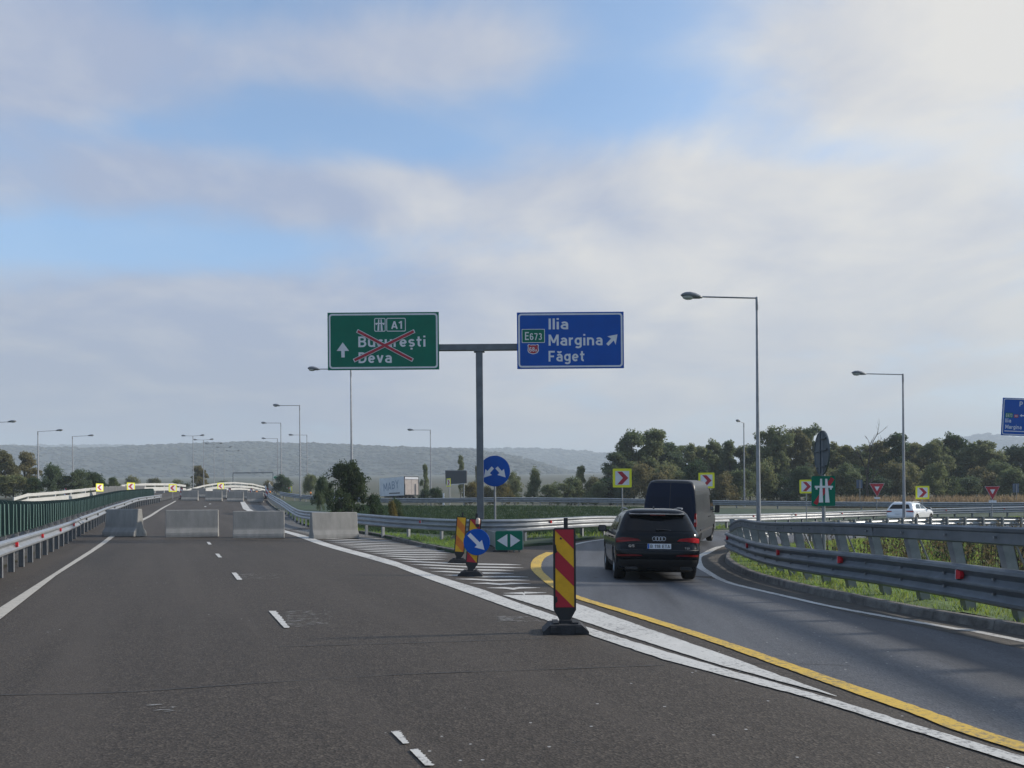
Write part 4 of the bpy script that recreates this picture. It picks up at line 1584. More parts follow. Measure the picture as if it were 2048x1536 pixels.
put_text(r, 'Ilia', *bp_(635, 414), cap(235, 414), SWHITE, FY, bold=0.022, width=bp_(952, 0)[0] - bp_(635, 0)[0])
put_text(r, 'Margina', *bp_(632, 682), cap(500, 682), SWHITE, FY, bold=0.022, width=bp_(1508, 0)[0] - bp_(632, 0)[0])
put_text(r, 'Făget', *bp_(630, 944), cap(768, 944), SWHITE, FY, bold=0.022, width=bp_(1212, 0)[0] - bp_(630, 0)[0])
flat(r, 'arrow', [bp_(1568, 660), bp_(1605, 694), bp_(1690, 606), bp_(1722, 676), bp_(1752, 506), bp_(1586, 536), bp_(1648, 572)], FY, SWHITE)
p, q = bp_(196, 634), bp_(572, 406)
flat(r, 'route_plate', rrect(*p, *q, 0.03), FY, SWHITE)
flat(r, 'route_plate', rrect(p[0] + .025, p[1] + .025, q[0] - .025, q[1] - .025, 0.02), FY - 0.004, SGREEN)
put_text(r, 'E', *bp_(250, 588), cap(455, 588), SWHITE, FY - 0.009, bold=0.004, width=bp_(312, 0)[0] - bp_(250, 0)[0])
put_text(r, '673', *bp_(328, 588), cap(475, 588), SWHITE, FY - 0.009, bold=0.004, width=bp_(524, 0)[0] - bp_(328, 0)[0])


def shield(cx, cy, s):
    raw = [(-92, 72), (-70, 92), (-45, 78), (0, 82), (45, 78), (70, 92), (92, 72), (86, 30), (92, -30), (72, -66), (30, -86), (0, -90), (-30, -86), (-72, -66), (-92, -30), (-86, 30)]
    return [bp_(cx + x * s, cy - y * s * 0.92) for x, y in raw]


flat(r, 'route_shield', shield(381, 738, 1.0), FY, SWHITE)
flat(r, 'route_shield', shield(381, 738, 0.86), FY - 0.004, SRED)
put_text(r, '68', *bp_(318, 780), cap(705, 780), SWHITE, FY - 0.009, bold=0.01, width=bp_(404, 0)[0] - bp_(318, 0)[0])
put_text(r, 'A', *bp_(412, 780), cap(735, 780), SWHITE, FY - 0.009, bold=0.01, width=bp_(444, 0)[0] - bp_(412, 0)[0])

# blue roundabout sign cut by the right edge of the picture
KR = 30.0
r, W, H = panel_sign('blue roundabout direction sign cut off by the right edge of the picture', 2002, 2150, 799, 874, KR, SBLUE, border=0.05)
r.rotation_euler = (0, math.radians(3.5), math.radians(-6))


def rp(zx, zy):
    # zoomed 15.36 times, panel left edge at 470, top at 135
    return ((zx - 500) / 15.36 / KR - W / 2, H - (zy - 135) / 15.36 / KR)


put_text(r, 'P', *rp(985, 385), 0.33, SWHITE, FY, bold=0.015, xs=0.8)
p, q = rp(1140, 385), rp(1330, 215)
ring(r, 'symbol_frame', rrect(*p, *q, 0.03), rrect(p[0] + .07, p[1] + .07, q[0] - .07, q[1] - .07, 0.02), FY, SWHITE)
flat(r, 'route_plate', rrect(*rp(590, 745), *rp(810, 590), 0.03), FY, SGREEN)
put_text(r, 'E673', *rp(612, 725), 0.23, SWHITE, FY - 0.006, bold=0.0, width=rp(790, 0)[0] - rp(612, 0)[0])
flat(r, 'route_shield', rrect(*rp(845, 735), *rp(970, 640), 0.06), FY, SRED)
put_text(r, '68A', *rp(865, 712), 0.12, SWHITE, FY - 0.006, bold=0.0, width=rp(950, 0)[0] - rp(865, 0)[0])
put_text(r, 'Ilia', *rp(598, 890), 0.26, SWHITE, FY, bold=0.008, width=rp(765, 0)[0] - rp(598, 0)[0])
put_text(r, 'Margina', *rp(612, 1085), 0.27, SWHITE, FY, bold=0.008, width=rp(1078, 0)[0] - rp(612, 0)[0])
flat(r, 'roundabout_arrow', [rp(1010, 665), rp(1065, 620), rp(1065, 650), rp(1160, 650), rp(1160, 682), rp(1065, 682), rp(1065, 712)], FY, SWHITE)
cx_, cz_ = rp(1290, 670)
ring(r, 'roundabout_ring', circle(0.30, 30, cx_, cz_), circle(0.235, 30, cx_, cz_), FY, SWHITE)
flat(r, 'divider', [rp(590, 1165), rp(2700, 1165), rp(2700, 1142), rp(590, 1142)], FY, SWHITE)
mb = MB()
mb.tube([(W / 2 - 0.6, 0.16, H * 0.9), (W / 2 - 0.6, 0.16, -r.location.z + tz(r.location.x, r.location.y))], 0.12, 10)
mb.build('post', DSTEEL, r)


# ------------------------------------------------------------------ road signs on posts
def sign_root(name, label, cat, u, vbase_k, k, group=None, rz=0.0, zoff=0.0):
    x, y = px(u, k)
    return thing(name, label, cat, (x, y, tz(x, y) + zoff), rz, group)


def sign_post(r, h, rad=0.04, y=0.06):
    mb = MB()
    mb.tube([(0, y, -0.3), (0, y, h)], rad, 8)
    mb.build('post', GALVP, r, smooth=True)


def disc_panel(r, rad, zc_, face):
    mb = MB()
    mb.lathe([(0.0, 0.0), (rad * 0.97, 0.0), (rad, 0.004), (rad, 0.022), (0.0, 0.022)], 40, 'Y', (0, 0, zc_))
    mb.build('panel', face, r, smooth=True)


# round blue sign with two arrows
r = sign_root('round_sign', 'round blue sign with two white arrows pointing down left and right', 'sign', 990, 0, 49.0)
zc_ = at(990, 942, 49).z - r.location.z
disc_panel(r, 0.63, zc_, SBLUE)
sign_post(r, zc_ + 0.5, 0.045)
for s in (-1, 1):
    a = math.radians(-48) if s > 0 else math.radians(-132)
    flat(r, 'arrow', arrow(0.26 * s, zc_ - 0.06, 0.55, 0.13, 0.30, 0.36, a), -0.003, SWHITE)


def chevron_sign(label, u, v, k, size, rz=0.0, flip=False, dark=False, mk=None):
    p = at(u, v, k)
    zg = tz(p.x, p.y)
    r = thing('chevron_sign', label, 'sign', (p.x, p.y, zg), rz, 'yellow-framed red chevron signs')
    zc_ = p.z - zg
    s = size / 2
    mb = MB()
    mb.prism(rrect(-s, zc_ - s, s, zc_ + s, 0.05), 0.0, 0.025, 'XZ')
    mb.build('panel', SYEL, r)
    q = s * 0.74
    flat(r, 'field', rrect(-q, zc_ - q, q, zc_ + q, 0.02), -0.001, SWHITE, 0.004)
    d = -1 if flip else 1
    ch = [(-0.72, -0.92), (-0.02, -0.92), (0.86, 0.0), (-0.02, 0.92), (-0.72, 0.92), (0.10, 0.0)]
    flat(r, 'chevron', [(x * q * d, zc_ + z * q) for x, z in ch], -0.006, SRED, 0.004)
    sign_post(r, zc_ + s * 0.8, 0.035)
    return r


chevron_sign('yellow-framed chevron sign left of the van, behind the outer guardrail', 1244.5, 956, 40.5, 0.93)
chevron_sign('yellow-framed chevron sign right of the van roof', 1413, 961, 33, 0.95, math.radians(-6))
chevron_sign('yellow-framed chevron sign half hidden behind the green motorway sign', 1613, 973, 28.0, 0.97, math.radians(-4))
chevron_sign('yellow-framed chevron sign to the right of the far white car', 1845, 985, 25.6, 1.03, math.radians(-4))
chevron_sign('narrow edge-on chevron sign in front of the dark board', 897, 965, 18.2, 0.9, math.radians(-58))
chevron_sign('chevron sign pointing left beside the right-hand overpass rail', 577.5, 979, 14.0, 0.92, 0.2, True)
chevron_sign('chevron sign pointing left above the second barrier row', 441.5, 972.5, 14.6, 0.92, math.radians(45), True)
chevron_sign('chevron sign pointing left at the end of the green screen', 345.5, 976, 18.2, 0.84, math.radians(40), True)
chevron_sign('chevron sign pointing left on the opposite lanes, second from the left', 262, 973, 18.6, 0.84, math.radians(48), True)
chevron_sign('narrow chevron sign on the opposite lanes, leftmost one', 199.5, 975, 19.6, 0.80, math.radians(62), True)


def yield_sign(label, u, v, k, size, zoff=0.0):
    p = at(u, v, k)
    zg = tz(p.x, p.y) + zoff
    r = thing('yield_sign', label, 'sign', (p.x, p.y, zg), 0.06, 'give way signs by the slip road')
    zc_ = p.z - zg
    h = size * 0.866

    def tri(s):
        return [(0, zc_ - h * 0.62 * s), (size / 2 * s, zc_ + h * 0.38 * s), (-size / 2 * s, zc_ + h * 0.38 * s)]
    mb = MB()
    mb.prism(tri(1.0), 0.0, 0.02, 'XZ')
    mb.build('panel', SWHITE, r)
    flat(r, 'red_border', tri(0.96), -0.001, SRED)
    flat(r, 'field', [(a, zc_ + (b_ - zc_) * 1.0 + 0.02) for a, b_ in tri(0.34)], -0.005, SWHITE)
    flat(r, 'plate', rrect(-0.24, zc_ - h * 0.62 - 0.16, 0.24, zc_ - h * 0.62 - 0.02, 0.02), 0.0, SWHITE, 0.02)
    sign_post(r, zc_ + 0.2, 0.035)
    return r


yield_sign('red and white give way triangle above the far white car', 1754, 977, 24.0, 1.3, 0)
yield_sign('red and white give way triangle near the right edge of the picture', 1985, 983, 32.5, 0.97, 0)

for (u, v, k, w, h, lab) in ((1719, 968, 18, 0.75, 0.95, 'back of a small blue-grey sign left of the give way triangle'), (2032, 976, 18, 0.8, 1.0, 'back of a small blue-grey sign at the far right by the trees')):
    p = at(u, v, k)
    zg = tz(p.x, p.y)
    r = thing('road_sign', lab, 'sign', (p.x, p.y, zg), 0.2)
    mb = MB()
    mb.prism(rrect(-w / 2, p.z - zg - h / 2, w / 2, p.z - zg + h / 2, 0.05), 0, 0.03, 'XZ')
    mb.build('panel', mat('sign_back_blue', (0.05, 0.085, 0.14), 0.55), r)
    sign_post(r, p.z - zg + h / 2 - 0.1, 0.035, -0.05)

# end of motorway sign with the back of a round sign above it
r = sign_root('motorway_end_sign', 'green end of motorway sign with red slash under the back of a round sign', 'sign', 1650, 0, 92.0, zoff=0.08)
K1 = 92.0


def ep(u, v):
    p = at(u, v, K1)
    return (p.x - r.location.x, p.z - r.location.z)


ze = ep(1647, 982)
w2, h2 = 47 / K1 / 2, 60 / K1 / 2
mb = MB()
mb.prism(rrect(ze[0] - w2, ze[1] - h2, ze[0] + w2, ze[1] + h2, 0.03), 0, 0.02, 'XZ')
mb.build('panel', SGREEN, r)


def zf(x, y):
    return ep(1448 + x * 0.29297, 780 + y * 0.29297)


bar(r, zf(622, 778), zf(742, 602), 0.09, -0.001, SRED, 'slash', 0.003)
for pts in (((646, 768), (676, 768), (668, 606), (656, 606)), ((690, 768), (720, 768), (704, 606), (690, 606))):
    flat(r, 'symbol_lane', [zf(*q) for q in pts], -0.005, SWHITE)
flat(r, 'symbol_bridge', [zf(*q) for q in ((618, 668), (742, 668), (742, 654), (618, 654))], -0.009, SWHITE)
flat(r, 'symbol_bridge', [zf(*q) for q in ((625, 680), (637, 680), (637, 668), (625, 668))], -0.009, SWHITE)
flat(r, 'symbol_bridge', [zf(*q) for q in ((722, 680), (734, 680), (734, 668), (722, 668))], -0.009, SWHITE)
sign_post(r, ep(1647, 865)[1], 0.042, 0.07)
hd = bpy.data.objects.new('round_panel', None)
mb = MB()
mb.lathe([(0.0, 0.0), (0.47, 0.0), (0.475, -0.012), (0.49, -0.012), (0.49, 0.02), (0.0, 0.02)], 40, 'Y')
mb.box((0, -0.025, 0), (0.06, 0.05, 0.9))
for zq in (-0.3, 0.05, 0.3):
    mb.box((0, -0.02, zq), (0.8 * math.sqrt(max(0.1, 1 - (zq / .49) ** 2)), 0.03, 0.03))
zc_ = ep(1647, 905)
mb.build('round_panel', SBACK, r, smooth=True, loc=(zc_[0], 0.1, zc_[1]), rot=(0, 0, math.radians(-94.5)))


# ------------------------------------------------------------------ striped beacons on rubber feet
def base_mesh(w=0.56, d=0.42):
    mb = MB()
    mb.prism([(-w / 2, 0), (w / 2, 0), (w / 2, 0.035), (w / 2 - 0.09, 0.115), (-w / 2 + 0.09, 0.115), (-w / 2, 0.035)], -d / 2, d / 2, 'XZ')
    for sx in (-1, 1):
        mb.box((sx * (w / 2 - 0.13), -d / 2 + 0.0, 0.06), (0.07, 0.05, 0.075))
        mb.box((sx * 0.12, 0, 0.125), (0.07, d * 0.7, 0.03))
    mb.box((0, 0, 0.13), (0.14, 0.14, 0.05))
    return mb.mesh('foot', BLACK)


FOOT = base_mesh()


def beacon(name, label, loc, rz, lean, ph=1.0, stripes=2, cols=None, rod=True, pw=0.28):
    r = thing(name, label, 'beacon', loc, rz, 'striped warning beacons')
    mesh_obj('foot', FOOT, r)
    h0 = 0.30
    e = mesh_obj('panel_frame', MB().prism([(-0.055, 0.13), (0.055, 0.13), (pw / 2, h0 - 0.02), (pw / 2, h0 + ph - 0.02), (pw / 2 - 0.02, h0 + ph), (-pw / 2 + 0.02, h0 + ph), (-pw / 2, h0 + ph - 0.02), (-pw / 2, h0 - 0.02)], -0.02, 0.02, 'XZ').mesh('panel_frame', DARK), r,
                 None, (0, lean, 0))
    fw, f0, f1 = pw / 2 - 0.025, h0 + 0.012, h0 + ph - 0.02
    ca, cb = cols or (SYELB, SRED)
    flat(e, 'yellow_field', [(-fw, f0), (fw, f0), (fw, f1), (-fw, f1)], -0.0205, ca)
    # stripes fall to the right
    drop = 0.235
    per = (f1 - f0 + drop * 0.15) / stripes

    def clip(zt, zb_):
        # band between lines z = zt - drop*(x+fw)/(2fw) and z = zb_ - ...
        pts = []
        for x in np.linspace(-fw, fw, 13):
            pts.append((x, min(f1, max(f0, zt - drop * (x + fw) / (2 * fw)))))
        for x in np.linspace(fw, -fw, 13):
            pts.append((x, min(f1, max(f0, zb_ - drop * (x + fw) / (2 * fw)))))
        return pts
    for zt in (f1 + drop + 0.22, f1 - 0.24, f1 - 0.74)[:stripes + 1]:
        b_ = zt - 0.235 if zt < f1 else f1 - 0.01
        flat(e, 'red_stripe', clip(zt, b_), -0.024, cb)
    if rod:
        mb = MB()
        mb.box((0.02, 0, h0 + ph + 0.06), (0.05, 0.02, 0.13))
        mb.build('handle', DARK, e)
    return r, e


x, y = G(1130, 1264)
beacon('striped_beacon', 'upright red and yellow striped beacon standing alone at the gore tip', (x, y, tz(x, y)), 0.0, 0.0, 1.0, 2)
chip = bpy.data.objects['striped_beacon'].children[1]
flat(chip, 'chip', [(-.118, .98), (-.095, 1.0), (-.098, 1.05), (-.103, 1.04), (-.106, 1.09), (-.118, 1.10)], -0.0285, DARK)
flat(chip, 'chip', [(-.06, 1.16), (-.035, 1.155), (-.03, 1.175), (-.05, 1.185)], -0.0285, DARK)
flat(chip, 'chip', [(-.115, .36), (-.09, .39), (-.10, .45), (-.115, .44)], -0.0285, SBLK)
x, y = G(917, 1126)
r, e = beacon('striped_beacon', 'leaning faded orange beacon, left of the small blue arrow sign', (x, y, tz(x, y) + 0.004), 0.0, math.radians(4.5), 0.98, 2, (SORG, SYELB))
x, y = G(941, 1152)
r, e = beacon('striped_beacon', 'leaning red and yellow beacon carrying the small blue arrow disc', (x, y, tz(x, y) + 0.004), 0.0, math.radians(5.5), 1.0, 2)
zc_ = 0.78
mb = MB()
mb.lathe([(0.0, -0.055), (0.295, -0.055), (0.30, -0.05), (0.30, -0.033), (0.0, -0.033)], 40, 'Y', (0.075, 0, zc_))
a = mb.build('arrow_disc', SBLUE, e, smooth=True)
flat(a, 'arrow', arrow(0.075, zc_, 0.50, 0.09, 0.20, 0.235, math.radians(-40)), -0.057, SWHITE)
mb = MB()
mb.box((0.06, -0.04, 1.16), (0.08, 0.07, 0.07))
lm_ = mb.build('lamp_base', DARK, e)
mb = MB()
mb.lathe([(0.045, 1.19), (0.05, 1.23), (0.048, 1.29), (0.03, 1.325), (0.0, 1.33)], 14, 'Z', (0.06, -0.04, 0))
mb.build('lamp_dome', mat('lamp_dome_pale', (0.55, 0.44, 0.36), 0.3), lm_, smooth='all')

# ------------------------------------------------------------------ crash cushion with green face
x, y = G(1018, 1104)
r = thing('crash_cushion', 'crash cushion with green face and two white triangles at the gore nose', 'crash cushion', (x, y, tz(x, y)), math.radians(-2))
kk = FOC / y
w, h = 54 / kk, 38 / kk
zc_ = at(1020, 1081, kk).z - r.location.z
mb = MB()
mb.prism(rrect(-w / 2, zc_ - h / 2, w / 2, zc_ + h / 2, 0.06), -0.03, 0.03, 'XZ')
pn = mb.build('face_panel', SGREEN, r)
mb = MB()
mb.prism(rrect(-w / 2 - 0.02, zc_ - h / 2 - 0.02, w / 2 + 0.035, zc_ + h / 2 + 0.02, 0.08), 0.031, 0.09, 'XZ')
mb.build('nose_shell', GALV, r)
flat(pn, 'triangle', [(-w * 0.44, zc_), (-w * 0.055, zc_ - h * 0.34), (-w * 0.055, zc_ + h * 0.34)], -0.031, SWHITE)
flat(pn, 'triangle', [(w * 0.42, zc_), (w * 0.055, zc_ + h * 0.34), (w * 0.055, zc_ - h * 0.34)], -0.031, SWHITE)
ang = math.atan2(px(960, 51)[0] - x, px(960, 51)[1] - y)
for i in range(5):
    f0 = 0.25 + i * 1.15
    mb = MB()
    for s in (-1, 1):
        mb.add([(q[0], q[1], q[2]) for q in [(s * (0.40 - 0.02 * i) + math.sin(ang) * 0 - 0.16 * f0, f0, zc_ - 0.25), (s * (0.40 - 0.02 * i) - 0.16 * (f0 + 1.2), f0 + 1.2, zc_ - 0.25), (s * (0.40 - 0.02 * i) - 0.16 * (f0 + 1.2), f0 + 1.2, zc_ + 0.27), (s * (0.40 - 0.02 * i) - 0.16 * f0, f0, zc_ + 0.27)]], [(0, 1, 2, 3)])
    me = mb.mesh('side_panel', GALV)
    o = mesh_obj('side_panel', me, r)
    md = o.modifiers.new('thick', 'SOLIDIFY')
    md.thickness = 0.02
    mb = MB()
    mb.box((-0.16 * f0, f0, zc_), (0.72, 0.06, h * 0.85))
    mb.build('diaphragm', GALVP, r)
for sx in (-0.3, -0.05, 0.16, 0.34):
    mb = MB()
    mb.box((sx, 0.12, (zc_ - h / 2) / 2 - 0.02), (0.06, 0.10, zc_ - h / 2 + 0.02))
    mb.build('foot', GALVP, r)
mb = MB()
mb.box((-0.3, 1.3, 0.03), (0.5, 2.6, 0.06))
mb.build('ground_rail', DARK, r)

# pale concrete block lying in the grass behind the beacons
x, y = G(905, 1088)
mb = MB()
mb.prism([(-0.55, 0.0), (0.5, 0.0), (0.5, 0.36), (-0.12, 0.36)], -0.25, 0.25, 'XZ')
o = mb.build('concrete_block', CONC, None, loc=(x + 0.3, y + 0.9, tz(x, y) + 0.1))
tag(o, 'low sloping concrete block in the grass behind the faded beacon', 'concrete block')

# dark variable message board seen on the far road
p = at(912, 955, 15.0)
zg = tz(p.x, p.y)
r = thing('message_board', 'large dark message board on the far road right of the trailer', 'board', (p.x, p.y, zg), math.radians(-12))
zc_ = p.z - zg
mb = MB()
mb.prism([(-1.45, zc_ - 0.9), (1.45, zc_ - 0.75), (1.45, zc_ + 0.85), (-1.5, zc_ + 0.9)], 0, 0.35, 'XZ')
mb.build('screen_panel', mat('board_dark', (0.05, 0.055, 0.065), 0.45), r)
flat(r, 'top_trim', [(-1.52, zc_ + 0.9), (1.47, zc_ + 0.85), (1.47, zc_ + 0.94), (-1.52, zc_ + 0.99)], -0.005, GALVP, 0.03)
flat(r, 'bottom_trim', [(-1.0, zc_ - 0.98), (1.2, zc_ - 0.88), (1.2, zc_ - 0.80), (-1.0, zc_ - 0.9)], -0.005, SWHITE, 0.03)
for sx in (-1.0, 1.0):
    mb = MB()
    mb.tube([(sx, 0.3, -0.2), (sx, 0.3, zc_)], 0.09, 8)
    mb.build('post', GALVP, r)
p = at(887, 985, 17)
mb = MB()
mb.box((0, 0, 0.75), (0.2, 0.12, 1.5), taper=0.9)
o = mb.build('white_bollard', SWHITE, None, loc=(p.x, p.y, tz(p.x, p.y)))
tag(o, 'white plastic marker post left of the dark message board', 'marker post')

# far portal and small green sign beyond the overpass
p, q = at(466, 946, 7.0), at(546, 946, 7.0)
r = thing('sign_portal', 'thin dark portal frame over the motorway beyond the overpass', 'portal', (p.x, p.y, p.z - 7))
mb = MB()
mb.box(((q.x - p.x) / 2, 0, 7), (q.x - p.x, 0.2, 0.26))
mb.build('crossbeam', SBACK, r)
for xx in (0, q.x - p.x):
    mb = MB()
    mb.box((xx, 0, 3.4), (0.18, 0.18, 6.8))
    mb.build('post', SBACK, r)
p = at(558, 955, 10.0)
r = thing('direction_sign', 'small distant green direction sign beside the shoulder lamps', 'sign', (p.x, p.y, tz(p.x, p.y)), -PHI)
zc_ = p.z - r.location.z
mb = MB()
mb.prism(rrect(-1.15, zc_ - 0.34, 1.15, zc_ + 0.34, 0.06), 0, 0.05, 'XZ')
mb.build('panel', SGREEN, r)
ring(r, 'border', rrect(-1.1, zc_ - 0.29, 1.1, zc_ + 0.29, 0.05), rrect(-1.04, zc_ - 0.23, 1.04, zc_ + 0.23, 0.04), -0.001, SWHITE)
put_text(r, 'Deva', -0.3, zc_ - 0.13, 0.26, SWHITE, -0.002, bold=0.01)
for sx in (-0.8, 0.8):
    mb = MB()
    mb.tube([(sx, 0.1, -0.2), (sx, 0.1, zc_)], 0.05, 6)
    mb.build('post', GALVP, r)

# small red-white beacons and cones near the overpass
k_ = 0
for (u, v, k, lean, lab) in ((130, 1000, 19, .05, 'small red and white beacon on the opposite lanes, behind the green screen'), (187, 994, 17, -.05, 'small red and white beacon left of the sunlit barriers'),
                             (247, 992, 16, .05, 'small red and white beacon between the sunlit barriers'), (363, 999, 19, .0, 'small red and white beacon left of the second barrier row'),
                             (457, 998, 17.5, .12, 'small red and white beacon behind the second barrier row, left one'), (500, 998, 17.5, .15, 'small red and white beacon behind the second barrier row, right one'),
                             (531, 998, 17.5, .2, 'small red and white beacon by the right overpass rail')):
    p = at(u, v, k)
    r, e = beacon('striped_beacon', lab, (p.x, p.y, p.z), 0, lean, 0.95, 2, (SWHITE, SRED), rod=False)
for (u, v, k, lab) in ((416, 984, 16, 'tiny amber warning lamp on the leftmost gap of the barriers'), (513, 984, 16, 'tiny amber warning lamp above the second barrier row'), (540, 984, 16, 'tiny amber warning lamp by the right overpass rail'), (621, 986, 15, 'tiny amber warning lamp right of the chevron sign')):
    p = at(u, v, k)
    r = thing('warning_lamp', lab, 'lamp', (p.x, p.y, p.z - 1.0))
    mb = MB()
    mb.lathe([(0, 1.16), (0.10, 1.12), (0.13, 1.02), (0.10, 0.92), (0, 0.88)], 12)
    mb.build('dome', mat('amber_dome', (0.75, 0.25, 0.04), 0.3), r)
    mb = MB()
    mb.tube([(0, 0, -0.3), (0, 0, 0.9)], 0.03, 6)
    mb.build('stand', DARK, r)
# ------------------------------------------------------------------ vehicles
class Body:
    """horizontal slices: z, half width, rear y, front y, rear corner depth, front corner depth"""

    def __init__(self, rows, nr=7.0, nf=4.0):
        self.r = np.array(rows, float)
        self.nr, self.nf = nr, nf

    def q(self, z):
        return [float(np.interp(z, self.r[:, 0], self.r[:, i])) for i in range(1, 6)]

    def rear(self, x, z):
        w, yr, yf, br, bf = self.q(z)
        return yr + br * min(1.0, abs(x) / w) ** self.nr

    def side(self, z):
        return self.q(z)[0]

    def slice(self, z):
        w, yr, yf, br, bf = self.q(z)
        fr = [-1, -.985, -.96, -.92, -.86, -.75, -.55, -.3, 0, .3, .55, .75, .86, .92, .96, .985, 1]
        out = [(f * w, yr + br * abs(f) ** self.nr, z) for f in fr]
        y0, y1 = yr + br, yf - bf
        for t in (.04, .12, .25, .4, .55, .7, .85, .95):
            out.append((w, y0 + (y1 - y0) * t, z))
        out += [(f * w, yf - bf * abs(f) ** self.nf, z) for f in reversed(fr)]
        for t in (.95, .85, .7, .55, .4, .25, .12, .04):
            out.append((-w, y0 + (y1 - y0) * t, z))
        return out

    def mesh(self, zs, material, wheels, wr, wdark):
        rows = [self.slice(z) for z in zs]
        n = len(rows[0])
        mb = MB()
        mb.add([p for r in rows for p in r], [(i * n + j, i * n + (j + 1) % n, (i + 1) * n + (j + 1) % n, (i + 1) * n + j) for i in range(len(rows) - 1) for j in range(n)]
               + [tuple(range(n - 1, -1, -1)), tuple((len(rows) - 1) * n + j for j in range(n))])
        me = mb.mesh('body', [material, wdark])
        o = bpy.data.objects.new('body_source', me)
        COL.objects.link(o)
        cut = MB()
        for wx, wy in wheels:
            s = 1 if wx > 0 else -1
            cut.lathe([(0.001, s * (abs(wx) - 0.22)), (wr + 0.07, s * (abs(wx) - 0.22)), (wr + 0.07, s * 1.5), (0.001, s * 1.5)], 28, 'X', (0, wy, wr))
        cm = cut.mesh('cut', wdark)
        co = bpy.data.objects.new('cut_source', cm)
        COL.objects.link(co)
        md = o.modifiers.new('arches', 'BOOLEAN')
        md.operation = 'DIFFERENCE'
        md.solver = 'EXACT'
        md.object = co
        md.material_mode = 'TRANSFER'
        bpy.context.view_layer.update()
        out = bpy.data.meshes.new_from_object(o.evaluated_get(bpy.context.evaluated_depsgraph_get()))
        bpy.data.objects.remove(o)
        bpy.data.objects.remove(co)
        out.name = 'body'
        out.polygons.foreach_set('use_smooth', [True] * len(out.polygons))
        out.set_sharp_from_angle(angle=math.radians(32))
        return out


def patch(parent, name, outline, surf, material, off=0.006, step=0.06, axis='rear', smooth=True, th=0.0):
    """a skin following the body; outline in (x, z) for the rear or (y, z) for a side"""
    pl = densify(outline, step, True)
    xs, zs = [p[0] for p in pl], [p[1] for p in pl]
    gx_, gz_ = np.meshgrid(np.arange(min(xs) + step / 2, max(xs), step), np.arange(min(zs) + step / 2, max(zs), step))
    gx_, gz_ = gx_.ravel(), gz_.ravel()
    k = inside(pl, gx_, gz_)
    V = [Vector(p) for p in pl] + [Vector(p) for p in zip(gx_[k], gz_[k])]
    r = delaunay_2d_cdt(V, [], [list(range(len(pl)))], 2, 1e-5)
    if axis == 'rear':
        vs = [(p.x, surf(p.x, p.y) - off, p.y) for p in r[0]]
    else:
        s = 1 if axis == 'right' else -1
        vs = [(s * (surf(p.y) + off), p.x, p.y) for p in r[0]]
    mb = MB()
    mb.add(vs, [tuple(f) for f in r[2]])
    me = mb.mesh(name, material, fix=False)
    want = Vector((0, -1, 0)) if axis == 'rear' else Vector((1 if axis == 'right' else -1, 0, 0))
    if sum((p.normal.dot(want)) for p in me.polygons) < 0:
        me.flip_normals()
    if smooth:
        me.polygons.foreach_set('use_smooth', [True] * len(me.polygons))
    return mesh_obj(name, me, parent)


TYRE = mat('tyre_rubber', (0.014, 0.014, 0.015), 0.85, bump=0.2, bscale=60)
RIM = mat('alloy_rim', (0.33, 0.34, 0.36), 0.3, metal=0.9)
RIMD = mat('dark_rim', (0.05, 0.05, 0.055), 0.4, metal=0.6)
GLASS = mat('dark_car_glass', (0.005, 0.006, 0.007), 0.04, spec=0.25)
CHROME = mat('chrome_trim', (0.75, 0.76, 0.78), 0.15, metal=1.0)
TAILR = mat('tail_light_red', (0.34, 0.004, 0.010), 0.2, spec=0.3, coat=0.1)
TAILB = mat('tail_light_dark_red', (0.13, 0.003, 0.007), 0.2, spec=0.3, coat=0.1)
TAILW = mat('tail_light_clear', (0.55, 0.50, 0.50), 0.12)


def wheel(parent, x, y, r, w, rim, spokes=5):
    s = 1 if x > 0 else -1
    mb = MB()
    mb.lathe([(r * 0.66, -w / 2), (r * 0.93, -w / 2), (r, -w / 2 + 0.035), (r, w / 2 - 0.035), (r * 0.93, w / 2), (r * 0.66, w / 2), (r * 0.62, w / 2 - 0.03), (r * 0.62, -w / 2 + 0.03), (r * 0.66, -w / 2)], 30, 'X')
    t = mb.build('wheel', TYRE, parent, smooth=True, loc=(x, y, r))
    mb = MB()
    mb.lathe([(r * 0.66, s * (w / 2 - 0.01)), (r * 0.60, s * (w / 2 - 0.03)), (r * 0.58, s * 0.0), (r * 0.0, s * 0.0)], 30, 'X')
    for i in range(spokes):
        a = 2 * math.pi * i / spokes
        M = Matrix.Rotation(a, 3, 'X')
        mb.box(M @ Vector((s * (w / 2 - 0.045), 0, r * 0.33)), (0.03, 0.07, r * 0.6), M)
    mb.lathe([(0.0, s * (w / 2 - 0.02)), (0.06, s * (w / 2 - 0.025)), (0.065, s * 0.02)], 16, 'X')
    mb.build('rim', rim, t, smooth=True)
    return t


